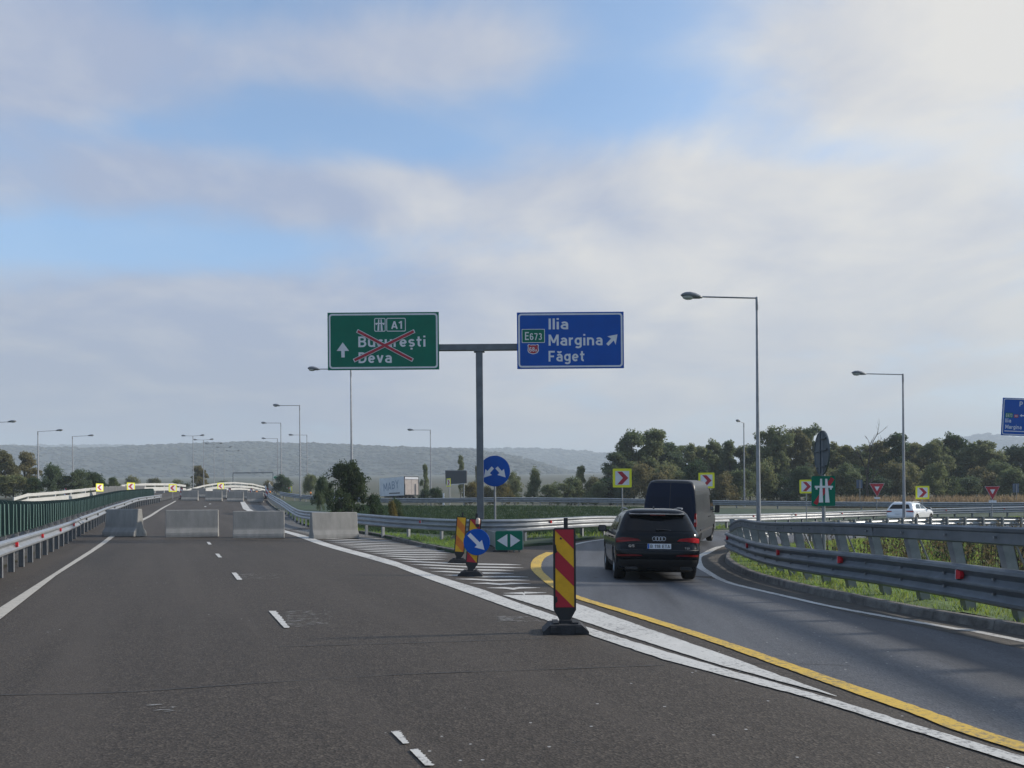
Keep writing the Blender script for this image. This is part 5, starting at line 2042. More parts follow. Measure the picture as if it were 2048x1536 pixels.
def mirror(parent, x, y, z, material, w=0.2, h=0.16, van=False):
    s = 1 if x > 0 else -1
    mb = MB()
    mb.prism(rrect(-w / 2, -h / 2, w / 2, h / 2, 0.05), 0.0, 0.02, 'XZ')
    mb.prism(rrect(-w / 2 * .95, -h / 2 * .95, w / 2 * .95, h / 2 * .95, 0.05), 0.02, 0.09, 'XZ')
    mb.prism(rrect(-w / 2 * .7, -h / 2 * .7, w / 2 * .7, h / 2 * .7, 0.03), 0.09, 0.14, 'XZ')
    o = mb.build('mirror', material, parent, smooth=True, loc=(x, y, z))
    mb = MB()
    mb.prism(rrect(-w / 2 + .02, -h / 2 + .02, w / 2 - .02, h / 2 - .02, 0.04), -0.004, 0.0, 'XZ')
    mb.build('mirror_glass', mat('mirror_glass', (0.05, 0.055, 0.06), 0.05, spec=0.5), o)
    mb = MB()
    mb.box((-s * (w / 2 + 0.05), 0.06, -h * 0.35), (0.16, 0.06, 0.05))
    mb.build('mirror_arm', DARK, o)
    return o


def place(root, u, v, k, heading):
    p = at(u, v, k)
    root.location = (p.x, p.y, tz(p.x, p.y) + 0.012)
    root.rotation_euler = (0, 0, -heading)
    return p


def tilt_to_ground(root, heading, wb=2.9, tw=1.6):
    x, y = root.location.x, root.location.y
    s, c = math.sin(heading), math.cos(heading)
    zr, zf_ = tz(x, y), tz(x + s * wb, y + c * wb)
    zl, zr_ = tz(x - c * tw / 2, y + s * tw / 2), tz(x + c * tw / 2, y - s * tw / 2)
    root.rotation_euler = (math.atan2(zf_ - zr, wb), math.atan2(zl - zr_, tw), -heading)


# ---- dark SUV
CARP = mat('car_paint_dark', (0.0035, 0.005, 0.0075), 0.16, metal=0.0, spec=0.18, coat=0.06)
SUV_ROWS = [(.20, .82, .34, 4.35, .22, .5), (.30, .89, .16, 4.52, .26, .5), (.42, .922, .05, 4.62, .30, .55), (.54, .934, .005, 4.66, .31, .55), (.66, .940, .0, 4.66, .30, .55),
            (.74, .943, .03, 4.65, .29, .52), (.80, .944, .075, 4.62, .27, .5), (.92, .943, .085, 4.55, .26, .5), (1.0, .932, .085, 4.35, .26, .5), (1.05, .915, .10, 3.95, .25, .45), (1.09, .895, .13, 3.5, .22, .4),
            (1.13, .868, .17, 3.35, .20, .35), (1.25, .825, .27, 3.08, .19, .33), (1.40, .765, .40, 2.72, .18, .3), (1.50, .715, .47, 2.42, .17, .3), (1.56, .665, .52, 2.2, .18, .3), (1.60, .60, .60, 2.05, .2, .3), (1.635, .48, .85, 1.9, .2, .3), (1.648, .3, 1.1, 1.7, .2, .2)]
suv = thing('parked_car', '', '')
suv.name = 'dark_car'
tag(suv, 'dark SUV with Romanian number plate driving away on the slip road', 'car')
B = Body(SUV_ROWS)
WH = [(-.80, .95), (.80, .95), (-.80, 3.77), (.80, 3.77)]
mesh_obj('body', B.mesh([r_[0] for r_ in SUV_ROWS] + [], CARP, WH, 0.365, DARK), suv)
for wx, wy in WH:
    wheel(suv, wx, wy, 0.365, 0.26, RIM)
# rear window, with dark spoiler above and wiper
rw_ = patch(suv, 'rear_window', [(-.74, 1.125), (.74, 1.125), (.70, 1.22), (.60, 1.40), (.55, 1.45), (-.55, 1.45), (-.60, 1.40), (-.70, 1.22)], B.rear, GLASS, 0.008)
mb = MB()
mb.tube([(0.0, B.rear(0, 1.14) - 0.03, 1.14), (-0.05, B.rear(0, 1.15) - 0.03, 1.165), (0.28, B.rear(.28, 1.17) - 0.025, 1.14)], 0.011, 6)
mb.build('wiper', DARK, rw_)
mb = MB()
sp = []
for f in (-.62, -.5, -.25, 0, .25, .5, .62):
    yb = 0.33 + 0.10 * abs(f) ** 2 * 2
    sp.append((f, yb))
vs, fs = [], []
for (f, yb) in sp:
    vs += [(f, yb, 1.475), (f, yb - .005, 1.50), (f, yb + 0.35, 1.575), (f, yb + .35, 1.47)]
for i in range(len(sp) - 1):
    for j in range(4):
        fs.append((i * 4 + j, i * 4 + (j + 1) % 4, i * 4 + 4 + (j + 1) % 4, i * 4 + 4 + j))
fs += [(0, 1, 2, 3), (27, 26, 25, 24)]
mb.add(vs, fs)
mb.build('spoiler', CARP, suv, smooth=True)
mb = MB()
mb.box((0, 0.335, 1.485), (0.34, 0.012, 0.02))
mb.build('brake_light', TAILB, suv)
for s in (-1, 1):
    tl = patch(suv, 'tail_light', [(s * .40, .905), (s * .60, .895), (s * .80, .87), (s * .925, .86), (s * .932, .955), (s * .80, .985), (s * .62, .975), (s * .46, .955)], B.rear, TAILR if s > 0 else TAILB, 0.008, 0.04)
    patch(tl, 'light_strip', [(s * .50, .918), (s * .90, .885), (s * .905, .90), (s * .52, .932)], B.rear, TAILR, 0.012, 0.05)
    patch(suv, 'reflector', [(s * .36, .575), (s * .90, .555), (s * .92, .60), (s * .60, .612), (s * .40, .60)], B.rear, TAILB, 0.008, 0.05)
    mb = MB()
    mb.tube([(s * 0.62, 0.85, 1.615), (s * 0.655, 1.0, 1.645), (s * 0.66, 1.6, 1.66), (s * .65, 2.3, 1.63), (s * .64, 2.5, 1.585)], [.012, .018, .018, .018, .012], 8)
    mb.build('roof_rail', mat('roof_rail_grey', (0.25, 0.26, 0.28), 0.35, metal=0.7), suv, smooth=True)
    ax = 'right' if s > 0 else 'left'
    patch(suv, 'side_window', [(1.0, 1.14), (1.9, 1.13), (1.9, 1.46), (1.35, 1.46), (1.12, 1.36)], B.side, GLASS, 0.006, 0.08, ax)
    patch(suv, 'side_window', [(1.98, 1.13), (2.95, 1.12), (2.55, 1.36), (2.35, 1.46), (1.98, 1.46)], B.side, GLASS, 0.006, 0.08, ax)
    mb = MB()
    for yy in (1.30, 2.25):
        mb.box((s * 0.955, yy, 0.97), (0.02, 0.2, 0.03))
    mb.build('door_handle', CARP, suv)
    patch(suv, 'sill_trim', [(1.42, .22), (3.3, .22), (3.3, .36), (1.42, .36)], B.side, DARK, 0.008, 0.1, ax)
    mirror(suv, s * 1.06, 3.05, 1.14, CARP, 0.22, 0.17)
mb = MB()
mb.prism([(0.95, 1.643), (1.02, 1.70), (1.05, 1.70), (1.12, 1.647)], -0.012, 0.012, 'YZ')
mb.build('antenna', DARK, suv)
# lower bumper, diffuser
patch(suv, 'lower_bumper', [(-.85, .25), (.85, .25), (.90, .36), (.88, .48), (.55, .50), (-.55, .50), (-.88, .48), (-.90, .36)], B.rear, mat('bumper_plastic', (0.016, 0.016, 0.017), 0.55), 0.012, 0.06)
patch(suv, 'tailgate_line', [(-.70, .845), (.70, .845), (.70, .857), (-.70, .857)], B.rear, DARK, 0.004, 0.06)
patch(suv, 'bumper_line', [(-.92, .70), (.92, .70), (.92, .712), (-.92, .712)], B.rear, DARK, 0.004, 0.06)
for s in (-1, 1):
    mb = MB()
    mb.prism(rrect(s * .60 - .13, .275, s * .60 + .13, .335, 0.025), 0.04, 0.09, 'XZ')
    mb.build('exhaust_trim', mat('trim_dark_metal', (0.04, 0.04, 0.042), 0.45, metal=0.6), suv)
# number plate
PLW = mat('plate_white', (0.70, 0.72, 0.74), 0.45)
PLB = mat('plate_blue', (0.02, 0.12, 0.45), 0.45)
pz = 0.79
pl_ = mesh_obj('number_plate', MB().prism(rrect(-.26, pz - .057, .26, pz + .057, 0.012), 0.012, 0.024, 'XZ').mesh('number_plate', PLW), suv)
flat(pl_, 'blue_band', rrect(-.257, pz - .054, -.215, pz + .054, 0.008), 0.0115, PLB, 0.002)
put_text(pl_, 'B 118 ETA', -0.195, pz - 0.036, 0.074, SBLK, 0.0085, bold=0.008, width=0.43)
# four rings and lettering
mb = MB()
for i in range(4):
    cx_ = -0.102 + i * 0.068
    N, n = 28, 6
    vs, fs = [], []
    for a in range(N):
        A = 2 * math.pi * a / N
        for b_ in range(n):
            Q = 2 * math.pi * b_ / n
            rr = 0.044 + 0.006 * math.cos(Q)
            vs.append((cx_ + rr * math.cos(A), B.rear(0, .945) - 0.012 + 0.006 * math.sin(Q), 0.955 + rr * math.sin(A)))
    for a in range(N):
        for b_ in range(n):
            fs.append((a * n + b_, a * n + (b_ + 1) % n, ((a + 1) % N) * n + (b_ + 1) % n, ((a + 1) % N) * n + b_))
    mb.add(vs, fs)
mb.build('ring_emblem', CHROME, suv, smooth='all')
put_text(suv, 'Q5', -0.67, 0.765, 0.058, CHROME, B.rear(.6, .78) - 0.012, bold=0.012, width=0.13)
put_text(suv, 'TDI', 0.56, 0.73, 0.04, CHROME, B.rear(.6, .73) - 0.012, bold=0.008, width=0.11)
hd_ = math.radians(3.0)
place(suv, 1318, 1158, 90.5, hd_)
tilt_to_ground(suv, hd_)

# ---- dark blue van with high roof
VANP = mat('van_paint', (0.018, 0.020, 0.024), 0.35, spec=0.35, var=0.3, vscale=1.2, col2=(0.03, 0.031, 0.033))
VANR = mat('van_rear_navy', (0.004, 0.010, 0.030), 0.4, spec=0.15)
VAN_ROWS = [(.28, .93, .10, 6.55, .08, .5), (.42, .97, .02, 6.75, .07, .5), (.60, .985, .0, 6.8, .07, .5), (.95, .99, .01, 6.75, .07, .5), (1.10, .99, .02, 6.45, .07, .45), (1.25, .985, .03, 5.95, .07, .4), (1.45, .975, .04, 5.7, .07, .35),
            (1.75, .95, .07, 5.4, .07, .32), (2.05, .915, .10, 5.05, .08, .3), (2.25, .885, .13, 4.7, .08, .3), (2.42, .85, .16, 4.35, .09, .3), (2.54, .79, .20, 4.0, .10, .3), (2.60, .70, .27, 3.7, .12, .3), (2.625, .5, .4, 3.4, .12, .3)]
van = thing('cargo_van', 'dark high-roofed van just ahead of the SUV, turning right', 'van')
V = Body(VAN_ROWS, nr=14.0)
WH = [(-.84, 1.35), (.84, 1.35), (-.84, 5.6), (.84, 5.6)]
mesh_obj('body', V.mesh([r_[0] for r_ in VAN_ROWS], VANP, WH, 0.35, DARK), van)
for wx, wy in WH:
    wheel(van, wx, wy, 0.35, 0.24, RIMD, 6)
for s in (-1, 1):
    d_ = patch(van, 'rear_door', [(s * .012, .50), (s * .955, .50), (s * .955, 1.3), (s * .915, 1.85), (s * .855, 2.28), (s * .74, 2.50), (s * .012, 2.52)], V.rear, VANR, 0.012, 0.12)
    patch(d_, 'door_glass', [(s * .10, 1.35), (s * .80, 1.35), (s * .76, 2.0), (s * .10, 2.0)], V.rear, mat('van_glass', (0.003, 0.008, 0.024), 0.4, spec=0.15), 0.016, 0.12)
    tl = patch(van, 'tail_light', [(s * .90, .93), (s * .985, .93), (s * .985, 1.42), (s * .92, 1.42)], V.rear, TAILR, 0.016, 0.05)
    patch(tl, 'clear_band', [(s * .91, 1.10), (s * .983, 1.10), (s * .983, 1.20), (s * .915, 1.20)], V.rear, TAILW, 0.020, 0.04)
    ax = 'right' if s > 0 else 'left'
    patch(van, 'side_light', [(.0, .95), (.10, .95), (.10, 1.42), (.0, 1.42)], V.side, TAILR, 0.004, 0.05, ax)
    for (y0, y1) in ((.35, 2.2), (2.28, 3.7)):
        patch(van, 'side_panel', [(y0, 1.38), (y1, 1.38), (y1, 2.08), (y0, 2.08)], V.side, mat('van_panel', (0.016, 0.018, 0.022), 0.3), 0.006, 0.15, ax)
    patch(van, 'roof_seam', [(.2, 2.20), (4.6, 2.20), (4.6, 2.225), (.2, 2.225)], V.side, DARK, 0.005, 0.15, ax)
    patch(van, 'rub_strip', [(.2, .62), (5.0, .62), (5.0, .72), (.2, .72)], V.side, mat('bumper_plastic', (0.016, 0.016, 0.017), 0.55), 0.010, 0.2, ax)
    patch(van, 'cab_window', [(4.35, 1.38), (5.5, 1.34), (5.2, 1.8), (5.0, 2.0), (4.35, 2.02)], V.side, GLASS, 0.008, 0.12, ax)
    mb = MB()
    mb.box((s * 0.995, 3.8, 1.15), (0.03, 0.2, 0.04))
    mb.box((s * 0.995, 4.25, 1.15), (0.03, 0.2, 0.04))
    mb.build('door_handle', DARK, van)
    mirror(van, s * 1.17, 5.15, 1.42, DARK, 0.20, 0.32)
mb = MB()
mb.box((0, -0.05, 0.47), (1.7, 0.16, 0.18))
mb.build('rear_step', DARK, van)
hd_ = math.radians(21)
place(van, 1336, 1105, 54.0, hd_)
tilt_to_ground(van, hd_, 4.2)

# ---- white SUV
WPT = mat('white_car_paint', (0.70, 0.71, 0.72), 0.25, coat=0.6)
WS_ROWS = [(a, b_ * 1.05, c, d * 1.04, e_, f_) for a, b_, c, d, e_, f_ in SUV_ROWS]
WS_ROWS = [(a * 1.05, b_, c, d, e_, f_) for a, b_, c, d, e_, f_ in WS_ROWS]
ws_ = thing('white_car', 'white SUV far off at right, between the guardrails', 'car')
Bw = Body(WS_ROWS)
WH = [(-.84, .98), (.84, .98), (-.84, 3.9), (.84, 3.9)]
mesh_obj('body', Bw.mesh([r_[0] for r_ in WS_ROWS], WPT, WH, 0.38, DARK), ws_)
for wx, wy in WH:
    wheel(ws_, wx, wy, 0.38, 0.26, RIM)
patch(ws_, 'rear_window', [(-.76, 1.19), (.76, 1.19), (.60, 1.47), (.55, 1.52), (-.55, 1.52), (-.60, 1.47)], Bw.rear, GLASS, 0.008)
for s in (-1, 1):
    patch(ws_, 'tail_light', [(s * .50, .97), (s * .965, .92), (s * .965, 1.04), (s * .54, 1.04)], Bw.rear, TAILR, 0.008, 0.05)
    ax = 'right' if s > 0 else 'left'
    patch(ws_, 'side_window', [(1.0, 1.2), (1.9, 1.19), (1.9, 1.53), (1.35, 1.53), (1.12, 1.42)], Bw.side, GLASS, 0.006, 0.08, ax)
    patch(ws_, 'side_window', [(1.98, 1.19), (3.0, 1.18), (2.6, 1.42), (2.4, 1.53), (1.98, 1.53)], Bw.side, GLASS, 0.006, 0.08, ax)
    patch(ws_, 'sill_trim', [(1.42, .24), (3.4, .24), (3.4, .40), (1.42, .40)], Bw.side, DARK, 0.008, 0.1, ax)
    mirror(ws_, s * 1.12, 3.15, 1.2, WPT, 0.22, 0.17)
    mb = MB()
    mb.tube([(s * 0.64, 0.9, 1.69), (s * 0.69, 1.1, 1.735), (s * 0.69, 2.2, 1.73), (s * .67, 2.5, 1.66)], 0.018, 8)
    mb.build('roof_rail', GALVP, ws_)
patch(ws_, 'lower_bumper', [(-.88, .26), (.88, .26), (.9, .5), (-.9, .5)], Bw.rear, DARK, 0.012, 0.08)
mesh_obj('number_plate', MB().prism(rrect(-.26, .77, .26, .885, 0.012), 0.0, 0.02, 'XZ').mesh('number_plate', PLW), ws_)
hd_ = math.radians(47)
place(ws_, 1797, 1050, 26.5, hd_)

# ---- white articulated trailer on the far road
TRW = mat('trailer_white', (0.66, 0.69, 0.72), 0.5, var=0.15, vscale=1)
TRD = mat('trailer_door', (0.50, 0.44, 0.40), 0.5, var=0.3, vscale=1.2, col2=(0.38, 0.32, 0.29))
KT = 13.0
p = at(823, 1000, KT)
hd_ = math.radians(-36)
tr = thing('truck_trailer', 'white truck trailer with lettered side on the far road, behind the dark bush', 'truck', (0, 0, 0))
L_, Wd, Hh = 8.4, 2.5, 4.0
mb = MB()
mb.box((0, L_ / 2, 2.55), (Wd, L_, 2.9))
mb.build('box_body', TRW, tr)
mb = MB()
for (a, b_, c, d) in ((-1.25, -1.18, 1.1, 4.0), (1.18, 1.25, 1.1, 4.0), (-1.18, 1.18, 3.9, 4.02), (-1.18, 1.18, 1.08, 1.2)):
    mb.box(((a + b_) / 2, -0.03, (c + d) / 2), (b_ - a, 0.08, d - c))
mb.build('rear_frame', DARK, tr)
for s in (-1, 1):
    mb = MB()
    mb.box((s * 0.59, -0.02, 2.55), (1.15, 0.05, 2.66))
    mb.build('rear_door', TRD, tr)
    mb = MB()
    mb.box((s * 0.92, -0.10, 2.05), (0.42, 0.09, 1.7))
    mb.build('door_flap', TRD, tr)
mb = MB()
mb.box((0, -0.08, 3.75), (2.3, 0.06, 0.34))
mb.build('top_board', SWHITE, tr)
mb = MB()
mb.box((0, L_ / 2, 1.0), (1.0, L_ * 0.95, 0.22))
mb.build('chassis', DARK, tr)
for yy in (1.2, 2.5, 3.8):
    for s in (-1, 1):
        wheel(tr, s * 1.08, yy, 0.5, 0.3, RIMD, 6)
SLET = mat('trailer_letters', (0.20, 0.27, 0.36), 0.6)
me, bb = text_mesh('MABY', 1.25, 0.12, SLET)
# side that faces the camera: left side when the truck heads right, right side when it heads left
lt = mesh_obj('lettering', me, tr, (-1.262, 6.9, 1.85), (math.radians(90), math.radians(-5), math.radians(-90)), (5.2 / (bb[1] - bb[0]), 1, 1))
mb = MB()
mb.box((-1.262, 3.2, 1.5), (0.012, 3.6, 0.16))
mb.build('underline', DARK, tr)
tr.location = (p.x, p.y, tz(p.x, p.y))
tr.rotation_euler = (0, 0, -hd_)
# ------------------------------------------------------------------ trees and shrubs
LEAF = {
    'olive': foliage('leaf_olive', [(0.115, 0.15, 0.070), (0.145, 0.18, 0.080), (0.18, 0.20, 0.088), (0.215, 0.20, 0.09)]),
    'dark': foliage('leaf_dark', [(0.066, 0.10, 0.062), (0.09, 0.13, 0.068), (0.13, 0.16, 0.076)]),
    'green': foliage('leaf_green', [(0.030, 0.060, 0.025), (0.045, 0.080, 0.030), (0.070, 0.095, 0.035)]),
    'brown': foliage('leaf_brown', [(0.125, 0.13, 0.065), (0.165, 0.16, 0.075), (0.205, 0.175, 0.08)]),
    'yellow': foliage('leaf_yellow', [(0.12, 0.11, 0.035), (0.19, 0.155, 0.045), (0.24, 0.19, 0.06)]),
}
BARK = mat('bark', (0.05, 0.043, 0.036), 0.9, var=0.4, vscale=4)


def leaf_cloud(rng, centers, radii, per, leaf, flat_=0.75):
    n = len(centers) * per
    c = np.repeat(centers, per, 0)
    r = np.repeat(radii, per)[:, None]
    d = rng.normal(0, 1, (n, 3))
    d /= np.linalg.norm(d, axis=1)[:, None]
    rad = rng.uniform(0.25, 1.0, (n, 1)) ** 0.6
    p = c + d * rad * r * np.array([1, 1, flat_])
    nrm = d * 0.6 + rng.normal(0, 0.6, (n, 3)) + np.array([0, 0, 0.35])
    nrm /= np.linalg.norm(nrm, axis=1)[:, None]
    t = np.cross(nrm, rng.normal(0, 1, (n, 3)))
    t /= np.linalg.norm(t, axis=1)[:, None]
    b = np.cross(nrm, t)
    s = leaf * rng.uniform(0.55, 1.35, (n, 1))
    a = s * rng.uniform(0.45, 0.8, (n, 1))
    q = np.stack([p - t * s, p - b * a + t * s * .1, p + t * s, p + b * a + t * s * .1], 1)
    return q.reshape(-1, 3), np.arange(n * 4)


def make_tree(seed, H, R, base, nlobe, ncl, per, leaf, topbias=0.0, clr=None):
    """trunk and limbs, and a crown of leaf clumps on several lobes"""
    rng = np.random.default_rng(seed)
    lob = []
    for i in range(nlobe):
        z = base + (H - base) * (0.18 + 0.68 * (i + rng.uniform(0, .6)) / nlobe)
        rel = (z - base) / (H - base)
        rr = R * (0.35 + 0.65 * math.sin(math.pi * min(1, max(.12, rel * 0.85 + 0.12)))) * 0.62
        a = rng.uniform(0, 6.28)
        lob.append((np.array([math.cos(a) * rr * rng.uniform(.3, 1.0), math.sin(a) * rr * rng.uniform(.3, 1.0), z]), R * rng.uniform(.32, .55) * (1.15 - 0.45 * rel)))
    lob.append((np.array([rng.normal(0, R * .12), rng.normal(0, R * .12), H - R * 0.38]), R * 0.38))
    cs, rs = [], []
    for i in range(ncl):
        c, lr_ = lob[i % len(lob)]
        d = rng.normal(0, 1, 3)
        d /= np.linalg.norm(d)
        if d[2] < -0.5:
            d[2] *= -0.6
        p = c + d * lr_ * rng.uniform(.45, 1.05) * np.array([1, 1, .9])
        cs.append(p)
        rs.append((clr or R * 0.2) * rng.uniform(.6, 1.35))
    cs, rs = np.array(cs), np.array(rs)
    v, f = leaf_cloud(rng, cs, rs, per, leaf)
    mb = MB()
    tr_ = max(0.05, H * 0.016)
    top = lob[-1][0]
    pts = [(0, 0, -0.3), (rng.normal(0, .05), rng.normal(0, .05), base * 0.6 + .3), (top[0] * .4, top[1] * .4, (base + H) / 2), tuple(top * np.array([1, 1, .97]))]
    mb.tube(pts, [tr_ * 1.3, tr_, tr_ * .6, tr_ * .15], 7)
    for c, lr_ in lob[:-1]:
        z0 = max(base * 0.5, c[2] - lr_ * 1.2 - abs(c[0]) * .4)
        f0 = min(1, z0 / H)
        st = np.array([top[0] * f0 * .5, top[1] * f0 * .5, z0])
        mid = (st + c) / 2 + np.array([0, 0, -0.08 * lr_])
        mb.tube([tuple(st), tuple(mid), tuple(c), tuple(c + (c - mid) * .5)], [tr_ * .5, tr_ * .36, tr_ * .2, tr_ * .06], 5)
    wood = mb.mesh('trunk', BARK, smooth=True)
    return wood, (v, f)


TV = []
for i, (H_, R_, b_, nl, nc, per) in enumerate(((10, 3.6, 1.2, 9, 190, 75), (10, 3.0, 1.0, 8, 170, 75), (10, 4.2, 0.8, 12, 220, 75), (10, 2.6, 1.5, 8, 150, 75), (10, 3.4, 0.6, 11, 190, 75), (10, 3.9, 1.4, 10, 200, 75))):
    TV.append(make_tree(100 + i, H_, R_, b_, nl, nc, per, 0.15, clr=0.66))
SV = []
for i in range(4):
    SV.append(make_tree(200 + i, 10, 6.2, 0.2, 9, 140, 70, 0.24, clr=1.4))
_lm = {}


def leaf_mesh(kind, idx, key):
    if (kind, idx, key) not in _lm:
        v, f = (TV if kind == 'T' else SV)[idx][1]
        _lm[(kind, idx, key)] = fast_mesh('crown', v, f, 4, LEAF[key])
    return _lm[(kind, idx, key)]


def tree(name, label, u, vtop, k, wpx, key, var, kind='T', group=None, zb=None, cat=None):
    x, y = px(u, k)
    z = tz(x, y) if zb is None else zb
    top = at(u, vtop, k).z
    hh = max(0.6, top - z)
    R_ = (3.6, 3.0, 4.2, 2.6, 3.4, 3.9)[var % 6] if kind == 'T' else 6.2
    r = thing(name, label, cat or ('tree' if kind == 'T' else 'shrub'), (x, y, z - 0.05), 0, group)
    sx = (wpx / k) / (2 * R_ * 0.98)
    idx = var % (6 if kind == 'T' else 4)
    rz = random.uniform(0, 6.28)
    wood = (TV if kind == 'T' else SV)[idx][0]
    mesh_obj('trunk', wood, r, None, (0, 0, rz), (sx, sx, hh / 10.0))
    mesh_obj('crown', leaf_mesh(kind, idx, key), r, None, (0, 0, rz), (sx, sx, hh / 10.0))
    return r


WOOD = 'trees of the wood behind the slip road'
wood_list = [
    (1222, 905, 13.4, 62, 'dark', 1, 'dark low tree at the left end of the wood, behind the first chevron'),
    (1268, 862, 13.2, 74, 'olive', 0, 'tall grey-green tree at the left of the wood, above the chevron sign'),
    (1316, 860, 13.0, 70, 'olive', 3, 'tall olive tree rising above the van roof'),
    (1345, 884, 12.6, 60, 'dark', 1, 'darker tree behind the right part of the van roof'),
    (1384, 889, 12.4, 58, 'olive', 4, 'olive tree just left of the chevron right of the van'),
    (1428, 880, 12.2, 58, 'olive', 5, 'tree above the chevron sign right of the van'),
    (1462, 882, 12.6, 40, 'dark', 3, 'narrow dark tree left of the short-armed lamp'),
    (1500, 890, 12.2, 44, 'dark', 1, 'dark conical tree between the short-armed lamp and the tallest lamp'),
    (1546, 853, 12.8, 76, 'olive', 2, 'broad olive tree just right of the tallest lamp pole'),
    (1590, 856, 12.6, 66, 'brown', 0, 'browning tree left of the round sign back'),
    (1622, 850, 12.3, 64, 'olive', 5, 'tall tree directly left of the round sign back'),
    (1668, 886, 12.4, 62, 'olive', 4, 'lower olive tree right of the round sign back'),
    (1700, 892, 12.8, 50, 'olive', 1, 'pale tree left of the bare dead tree'),
    (1765, 884, 12.5, 58, 'olive', 3, 'grey-green tree right of the bare dead tree'),
    (1796, 868, 12.9, 52, 'green', 3, 'tall pointed green tree behind the right-hand lamp pole'),
    (1836, 886, 12.3, 60, 'olive', 0, 'tree right of the right-hand lamp pole'),
    (1872, 878, 12.8, 62, 'olive', 2, 'tree above the chevron right of the white car'),
    (1906, 866, 12.6, 60, 'green', 5, 'tallest green tree between the chevron and the blue sign'),
    (1950, 886, 12.3, 62, 'olive', 4, 'olive tree left of the blue roundabout sign'),
    (1984, 880, 12.7, 58, 'olive', 1, 'tree under the left edge of the blue roundabout sign'),
    (2020, 892, 12.4, 60, 'dark', 0, 'dark tree under the blue roundabout sign'),
    (2060, 886, 12.6, 70, 'dark', 2, 'dark tree cut by the right edge of the picture'),
]
for i, (u, v, k, w, key, var, lab) in enumerate(wood_list):
    tree('woodland_tree', lab, u, v - 3, k * 0.97, w * 1.3, key, var, 'T', WOOD)
ORD = ('first second third fourth fifth sixth seventh eighth ninth tenth eleventh twelfth thirteenth fourteenth fifteenth sixteenth seventeenth eighteenth nineteenth '
       'twentieth twenty-first twenty-second twenty-third twenty-fourth twenty-fifth twenty-sixth twenty-seventh twenty-eighth twenty-ninth').split()
LOOK = {'olive': 'olive', 'green': 'green', 'dark': 'dark green', 'brown': 'browning'}
UND = 'undergrowth shrubs along the front of the wood'
for i, u in enumerate(range(1150, 2090, 34)):
    k = 14.0 + random.uniform(-.5, .6)
    v = 940 + random.uniform(-18, 16) + (14 if u < 1230 else 0)
    key = ('olive', 'olive', 'green', 'dark', 'brown')[i % 5]
    tree('undergrowth_shrub', LOOK[key] + ' undergrowth shrub, ' + ORD[i] + ' from the left along the foot of the wood', u + random.uniform(-8, 8), v, k, random.uniform(66, 96), key, i, 'S', UND)
FARB = 'second row of trees deep in the wood'
for i, u in enumerate(range(1250, 2080, 48)):
    tree('woodland_tree', 'shaded tree deep in the wood, ' + ORD[i] + ' of the back row from the left', u, 888 + random.uniform(-6, 14), 11.4, 84, 'olive', i, 'T', FARB)

# bare dead tree
x, y = px(1738, 15.2)
z = tz(x, y)
hh = at(1738, 872, 15.2).z - z
r = thing('dead_tree', 'bare dead tree with forked branches in the middle of the wood', 'tree', (x, y, z))
mb = MB()
rr = random.Random(3)


def limb(p, d, L, rad, depth):
    q = p + d * L
    m = (p + q) / 2 + Vector((rr.uniform(-.1, .1), rr.uniform(-.1, .1), 0)) * L * .6
    mb.tube([p, m, q], [rad, rad * .8, rad * .5], 5)
    if depth > 0:
        for _ in range(3 if depth > 1 else 2):
            nd = (d + Vector((rr.uniform(-.75, .75), rr.uniform(-.4, .4), rr.uniform(-.1, .5)))).normalized()
            limb(p + d * L * rr.uniform(.5, 1.0), nd, L * rr.uniform(.45, .7), rad * .5, depth - 1)


limb(Vector((0, 0, -.2)), Vector((-.03, 0, 1)).normalized(), hh * 0.55, 0.2, 0)
limb(Vector((-.1, 0, hh * .45)), Vector((.12, 0, 1)).normalized(), hh * 0.42, 0.13, 3)
limb(Vector((-.1, 0, hh * .40)), Vector((-.35, 0, 1)).normalized(), hh * 0.34, 0.10, 2)
limb(Vector((0, 0, hh * .3)), Vector((.6, 0, .8)).normalized(), hh * 0.22, 0.08, 2)
mb.build('trunk', BARK, r, smooth=True)

# middle distance, between gantry and wood
MID = 'small trees and shrubs on the far side of the far road'
for (u, v, k, w, key, var, kind, lab) in (
        (1030, 946, 13.5, 46, 'olive', 0, 'S', 'round shrub just right of the round blue sign'),
        (1066, 938, 13.0, 44, 'olive', 1, 'S', 'taller round shrub, second right of the round blue sign'),
        (1005, 962, 14.0, 50, 'yellow', 2, 'S', 'yellowing shrub below the round blue sign'),
        (1100, 968, 14.2, 60, 'olive', 3, 'S', 'low shrub halfway between the blue sign and the chevron'),
        (1150, 958, 14.0, 56, 'olive', 1, 'S', 'shrub left of the chevron sign near the van'),
        (1166, 930, 13.2, 34, 'olive', 3, 'T', 'slender young tree left of the wood'),
        (1190, 955, 13.8, 50, 'brown', 0, 'S', 'browning shrub at the left foot of the wood'),
        (940, 966, 14.0, 52, 'yellow', 0, 'S', 'yellow-brown shrub beneath the dark message board'),
        (975, 970, 14.0, 46, 'brown', 2, 'S', 'brownish shrub behind the gantry post'),
        (870, 975, 14.2, 44, 'green', 3, 'S', 'low green shrub left of the dark message board'),
        (849, 927, 12.0, 19, 'olive', 3, 'T', 'thin sparse tree right of the trailer'),
        (921, 909, 11.5, 22, 'olive', 3, 'T', 'thin sparse tree above the dark message board'),
        (846, 978, 13.5, 40, 'green', 1, 'S', 'green shrub beside the trailer'),
        (952, 930, 11.0, 7, 'brown', 3, 'T', 'bare thin sapling right of the dark board')):
    tree('field_shrub' if kind == 'S' else 'young_tree', lab, u, v, k, w, key, var, kind, MID)

